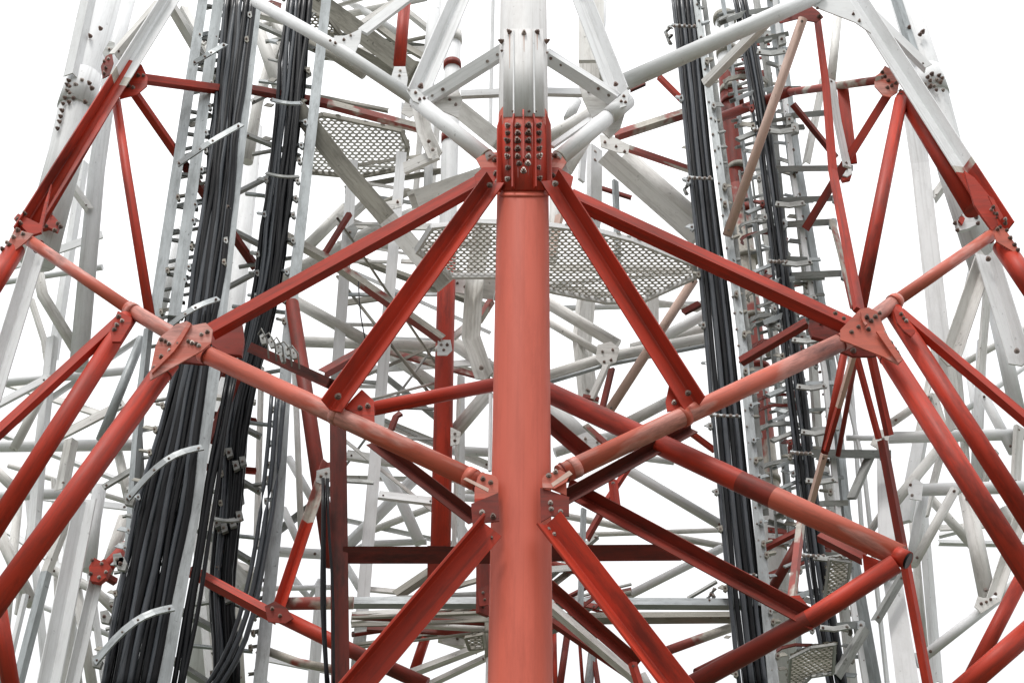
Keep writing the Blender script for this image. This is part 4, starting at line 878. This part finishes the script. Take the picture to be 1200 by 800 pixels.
clips(LB, [(333, -10), (312, 200), (296, 380)], YB-.1, 34, -10)
clips(LB, [(266, 470), (256, 600), (246, 790)], YB-.1, 26, 12)
# slotted cable hanger resting on the ring angle
hg = thing('cable_hanger', 'small slotted steel cable hanger above the left ring tube', 'hanger', P(325, 410, 10.9))
for x, y in ((318, 400), (326, 406), (337, 409), (344, 413), (331, 417), (308, 396)):
    plate('hanger_plate', 'gd', [(x-4, y-3), (x+1, y-6), (x+3, y-1), (x+4, y+6), (x-1, y+7), (x-3, y+3)], 10.9, hg, t=.03, bl=[(x, y)], bpx=2.4)
for k in range(5):
    mem(hg, 'o', 'wire_loop', 'gd', 2, [(300+k*9+random.uniform(-3, 3), 392+k*4, 10.85), (306+k*9, 385+k*5, 10.8), (313+k*9, 398+k*4, 10.85), (315+k*9, 420+k*3, 10.9)], t=8)

LD = ladder('cable_ladder', 'right galvanised cable ladder carrying black cables past the pink tube', (2.2, 12.2, 0))
def ld(kind, name, m, w, *pts, **k): return mem(LD, kind, name, m, w, pts, **k)
YD = 12.4
ld('C', 'rail', 'g', 8, (814, -15, YD), (844, 200, YD), (870, 400, YD), (888, 600, YD), (908, 815, YD), roll=180, w2=13)
ld('C', 'rail', 'gd', 6, (823, -15, YD+.15), (851, 200, YD+.15), (877, 400, YD+.15), (897, 600, YD+.15), roll=0, w2=8)
for y in range(6, 800, 19):
    x = 815+(y+10)*.122-(max(0, y-400)*.02); p = P(x, y, YD-.08); bolt(p, TOCAM, 3.4*mpp(p), LD, 'bs')
LE = ladder('cable_ladder', 'rear right cable ladder with long galvanised rungs', (3.1, 13.2, 0))
YE = 13
def le(kind, name, m, w, *pts, **k): return mem(LE, kind, name, m, w, pts, **k)
le('L', 'rail', 'g', 15, (904, -15, YE), (932, 195, YE), (958, 350, YE), (973, 440, YE), (988, 600, YE), (1026, 815, YE), roll=52, w2=19)
le('b', 'rail', 'w', 6, (907, -15, YE-.14), (928, 195, YE-.14), (952, 350, YE-.14), (967, 440, YE-.14), (982, 600, YE-.14), (1017, 815, YE-.14), t=.3, w2=8)
le('C', 'rail', 'gd', 8, (884, -15, YE+.4), (902, 100, YE+.4), (920, 300, YE+.4), (940, 420, YE+.4), roll=180)
le('b', 'rail', 'wg', 10, (930, 190, YE+.4), (946, 330, YE+.4), (958, 500, YE+.4), (975, 600, YE+.4), (990, 720, YE+.4), (1000, 812, YE+.4), t=.5)
le('b', 'rail', 'w', 5, (968, 360, YE+.6), (1012, 545, YE+.6), (1041, 812, YE+.6), t=.6)
le('b', 'rail', 'w', 5, (994, 400, YE+.9), (1003, 520, YE+.9), (1010, 620, YE+.9), t=.6)
for (x0, y0, x1, y1, w) in ((926, 136, 972, 132, 7), (862, 148, 930, 138, 5), (900, 198, 998, 197, 7), (912, 235, 983, 232, 7), (922, 263, 978, 260, 8), (902, 303, 945, 305, 8), (926, 323, 991, 320, 8), (930, 531, 1042, 532, 10), (966, 735, 1012, 731, 9), (1040, 675, 1068, 673, 7), (944, 648, 994, 650, 5), (905, 365, 950, 362, 6), (880, 50, 922, 40, 6)):
    le('C', 'rung', 'g' if w > 6 else 'gd', w, (x0, y0, YE-.2), (x1, y1, YE-.2), roll=180, b=1)
for k, y in enumerate((12, 58, 104, 150, 200, 236, 264, 305, 326, 346, 366, 395, 420, 450, 480, 503, 534, 560, 590, 650, 690, 732, 770)):
    x = 846+y*.122-(max(0, y-400)*.025); w = (6, 4, 5, 7, 4)[k % 5]
    le('b' if k % 2 else 'C', 'rung', 'g' if k % 3 else 'gd', w, (x, y+14, YE-.45), (x+24, y+4, YE-.3), (x+48, y, YE-.15), (x+78, y-1, YE-.1), **({'roll': 180} if k % 2 == 0 else {'t': .5}))
    if k % 2: le('b', 'cable_saddle', 'gd', 7, (x+34, y+3, YE-.5), (x+50, y+5, YE-.52), (x+68, y+2, YE-.5), t=.35, b=1)
for x, y in ((971, 133), (980, 231), (976, 261), (990, 321), (1036, 532), (1038, 675), (918, 262), (1009, 732)):
    plate('lug', 'g', [(x-4, y-4), (x+1, y-6), (x+5, y-3), (x+5, y+3), (x, y+6), (x-4, y+4)], YE-.3, LE, t=.05, bl=[(x, y)], bpx=4)
plate('lug', 'w', [(988, 192), (997, 194), (999, 203), (993, 207), (986, 205)], YE-.3, LE, t=.06, bl=[(992, 198)], bpx=4)
plate('lug', 'r', [(985, 205), (993, 207), (999, 203), (997, 209), (988, 211)], YE-.28, LE, t=.06)
for y in range(46, 800, 26):
    x = 911+(y-40)*.138-(10 if y > 420 else 0)*(1-(y-420)/400 if y > 420 else 1)*.5; p = P(x, y, YE-.12); bolt(p, TOCAM, 3.6*mpp(p), LE)
for x, y in ((899, 42), (916, 46), (925, 140), (931, 150), (905, 300), (940, 395), (935, 528), (905, 205)):
    plate('clamp_plate', 'gd', [(x-4, y-7), (x+4, y-6), (x+6, y+4), (x-3, y+7)], YE-.25, LE, t=.05, bl=[(x, y)], bpx=4)

clips(LD, [(817, -10), (846, 200), (872, 400), (892, 600), (914, 800)], YD-.1, 20, 9)
clips(LD, [(785, -10), (806, 200), (826, 400), (842, 600), (862, 800)], YD-.1, 60, -6)
clips(LE, [(902, -10), (928, 200), (955, 400), (978, 600), (1004, 800)], YE-.1, 22, -14)
clips(LE, [(878, 120), (902, 300), (922, 480), (940, 680), (965, 800)], YE-.4, 26, -12, ('gd', 'rg', 'wd', 'g'))
# ---------------- climbing ladder with its cage ----------------
CL = thing('climbing_ladder', 'caged climbing ladder running up between the two right cable bundles', 'ladder', (2.7, 13.9, 0))
YL = 13.4
def cx(y): return 868+(y*.1)
def cl(kind, name, m, w, *pts, **k): return mem(CL, kind, name, m, w, pts, **k)
cl('b', 'side_rail', 'g', 5, (845, -15, YL), (874, 195, YL), (896, 340, YL), (911, 450, YL), (926, 590, YL), (940, 812, YL), t=.6)
cl('b', 'side_rail', 'wg', 5, (868, -15, YL+.5), (888, 195, YL+.5), (905, 340, YL+.5), (925, 590, YL+.5), t=.6)
for k, y in enumerate(range(12, 800, 31)):
    x = 847+(y+15)*.135-(max(0, y-400)*.02)
    cl('o', 'rung', 'gd', 4, (x-9, y+6, YL-.05), (x+24, y-3, YL+.35))
for k, y in enumerate((20, 92, 262, 276, 342, 372, 380, 402, 440, 466, 478, 500, 545, 640, 700, 760)):
    x = 863+y*.118-(max(0, y-400)*.03); r = 24+y*.012
    pts = []
    for j in range(15):
        a = math.pi*(-.15+1.3*j/14); pts.append((x-r*math.cos(a), y+6-r*.33*math.sin(a)+random.uniform(-.8, .8), YL-.1-.35*math.sin(a)))
    cl('b', 'cage_hoop', random.choice(('gd', 'wd', 'rg', 'gd')), random.choice((4, 5, 6)), *pts, t=.4)
for dx in (-20, -6, 12, 22):
    cl('b', 'cage_strap', 'gd', 2.6, *[(863+y*.118-(max(0, y-400)*.03)+dx, y, YL-.1-.34*math.sqrt(max(0, 1-(dx/26)**2))) for y in (200, 300, 400, 500, 640)], t=.6)
random.seed(21)
for k in range(60):
    y = random.choice((random.uniform(230, 420), random.uniform(430, 560), random.uniform(10, 120))); x = 868+y*.118-(max(0, y-400)*.03)+random.uniform(-18, 20)
    if k % 2: plate('bracket_plate', random.choice(('wd', 'rg', 'gd')), [(x-6, y-3), (x+4, y-6), (x+9, y), (x+2, y+6), (x-5, y+4)], YL+.6, CL, t=.04, bl=[(x, y)], bpx=4)
    else: cl('b', 'bracket', random.choice(('gd', 'rg', 'wd')), 4, (x-12, y+random.uniform(-3, 5), YL+.5), (x+12, y+random.uniform(-6, 3), YL+.6), t=.5)

# ======================= cables =======================
def end(k, n, layer, a, place):
    if layer == 0 and k == 0: return 'leftmost cable '+place
    if layer == 0 and k == n-1: return 'rightmost cable '+place
    return a if layer == 0 else 'rear-layer '+a
def cable(pts, w, m, label, group, jit=.02, seed=0):
    rnd = random.Random(seed); A = []
    px, pz = rnd.random()*6, rnd.random()*6
    dens = []
    for a, b in zip(pts, pts[1:]):
        n = max(2, int(abs(b[1]-a[1])/28))
        for k in range(n): f = k/n; dens.append(tuple(a[i]+(b[i]-a[i])*f for i in range(3)))
    dens.append(pts[-1])
    # smooth the corners
    for _ in range(3): dens = [dens[0]]+[tuple((dens[i-1][j]+2*dens[i][j]+dens[i+1][j])/4 for j in range(3)) for i in range(1, len(dens)-1)]+[dens[-1]]
    for i, d in enumerate(dens):
        p = P(*d); s = p.z
        A.append(p+Vector((jit*(math.sin(s*2.1+px)+.5*math.sin(s*4.7+pz)), jit*math.sin(s*1.7+pz), 0)))
    o = sweep('cable', 'o', A, w*rnd.choice((.72, .85, 1, 1, 1.12)), [m], t=10); tag(o, label, 'cable', group); return o
sd = 0
pa = [(-20, 283, 17), (200, 259, 16), (380, 236, 17), (440, 221, 20), (600, 189, 32), (700, 170, 34), (820, 146, 34)]
for layer, (n, dy, off) in enumerate(((10, 0, 0), (9, .13, .5))):
    for k in range(n):
        sd += 1; f = -1+2*(k+.5+off*.5)/n
        cable([(c+f*h, y, YA-.12+dy) for y, c, h in pa], .066 if layer == 0 else .056, 'k2' if (k*7+sd) % 5 < 2 else 'k', end(k, n, layer, 'dark cable of the thick strapped bundle on the left cable ladder', 'at the front of the thick strapped left bundle'), 'cables of the thick left bundle', .013 if layer == 0 else .024, sd)
for k in range(3):
    sd += 1; cable([(268+k*4, 436, YA-.05), (238+k*6, 600, YA-.05), (200+k*6, 820, YA-.05)], .055, 'k', ('inner', 'middle', 'outer')[k]+' one of three dark cables outside the left ladder rail', 'cables beside the left rail', .01, sd)
pb = [(-20, 352, 15), (200, 329, 15), (330, 313, 15), (400, 300, 14), (470, 276, 13), (540, 271, 14), (640, 264, 12), (700, 252, 14), (740, 266, 13), (820, 264, 14)]
for layer, (n, dy) in enumerate(((6, 0), (5, .11))):
    for k in range(n):
        sd += 1; f = -1+2*(k+.5+.4*layer)/n
        cable([(c+f*h, y, YB-.12+dy) for y, c, h in pb], .066, 'k2' if k in (1, 2) else 'k', end(k, n, layer, 'black cable of the clipped bundle left of the galvanised rail', 'at the front of the clipped second left bundle'), 'cables of the second left bundle', .012, sd)
for k in range(3):
    sd += 1; cable([(320+k*7, 452, YB-.3), (306+k*7, 600, YB-.3), (290+k*7, 690, YB-.3), (276+k*8, 752, YB-.3), (246+k*9, 800, YB-.3), (220+k*9, 830, YB-.3)], .05, 'k2', ('left', 'middle', 'right')[k]+' one of three grey cables bending left below', 'grey bending cables', .006, sd)
for k in range(3):
    sd += 1; cable([(378+k*4, 560, 10.3), (377+k*4, 640, 10.3), (382+k*4-(k % 2)*4, 740, 10.3), (383+k*4, 820, 10.3)], .026, 'k', ('left', 'middle', 'right')[k]+' one of three thin cables beside the dark red post', 'thin cables beside the channel post', .012, sd)
pd = [(-20, 797, 13), (200, 819, 13), (400, 841, 16), (600, 859, 17.5), (820, 884, 19)]
for layer, (n, dy) in enumerate(((5, 0), (4, .11))):
    for k in range(n):
        sd += 1; f = -1+2*(k+.5+.5*layer)/n
        cable([(c+f*h, y, YD-.1+dy) for y, c, h in pd], .06, 'k' if k % 2 else 'k2', end(k, n, layer, 'black cable of the clamped bundle on the right cable ladder', 'at the front of the clamped right bundle'), 'cables of the right bundle', .003, sd)
pe_ = [(-20, 862, 8), (125, 890, 9), (300, 912, 10), (480, 934, 11), (600, 947, 12), (680, 957, 13), (820, 982, 11)]
for layer, (n, dy) in enumerate(((4, 0), (3, .11))):
    for k in range(n):
        sd += 1; f = -1+2*(k+.5+.5*layer)/n
        cable([(c+f*h, y, YE-.35+dy) for y, c, h in pe_], .052, 'k' if k % 2 else 'k2', end(k, n, layer, 'black cable of the rear bundle beside the long rungs', 'at the front of the rear right bundle'), 'cables of the rear right bundle', .006, sd)
# clamps gripping the right bundles
for ln, yy, tab, Y in ((ld, (30, 208, 300, 486, 672), pd, YD-.24), (le, (152, 306, 530, 650), pe_, YE-.47)):
    for y in yy:
        for (a, b) in zip(tab, tab[1:]):
            if a[0] <= y <= b[0]:
                f = (y-a[0])/(b[0]-a[0]); c = a[1]+(b[1]-a[1])*f; h = a[2]+(b[2]-a[2])*f
                ln('b', 'clamp', 'g', 3.5, (c-h-2, y-1, Y), (c, y+1, Y-.02), (c+h+2, y+2, Y), t=.8)
                for k in range(5): p = P(c-h*.9+h*.45*k, y+1, Y-.03); bolt(p, TOCAM, 4.6*mpp(p), LD if ln is ld else LE, 'bs')
for x, y in ((784, 38), (787, 46), (838, 694), (834, 700), (806, 222)):
    mem(LD, 'b', 'clamp_bracket', 'gd', 5, [(x, y-5, YD), (x-4, y, YD), (x-1, y+6, YD)], t=.6, b=1)
w1 = mem(None, 'o', 'loose_wire', 'k', 1.4, [(420, 330, 13), (421, 352, 13), (423, 372, 13), (428, 398, 13)], t=8); tag(w1, 'thin loose black wire dangling between two braces', 'wire')
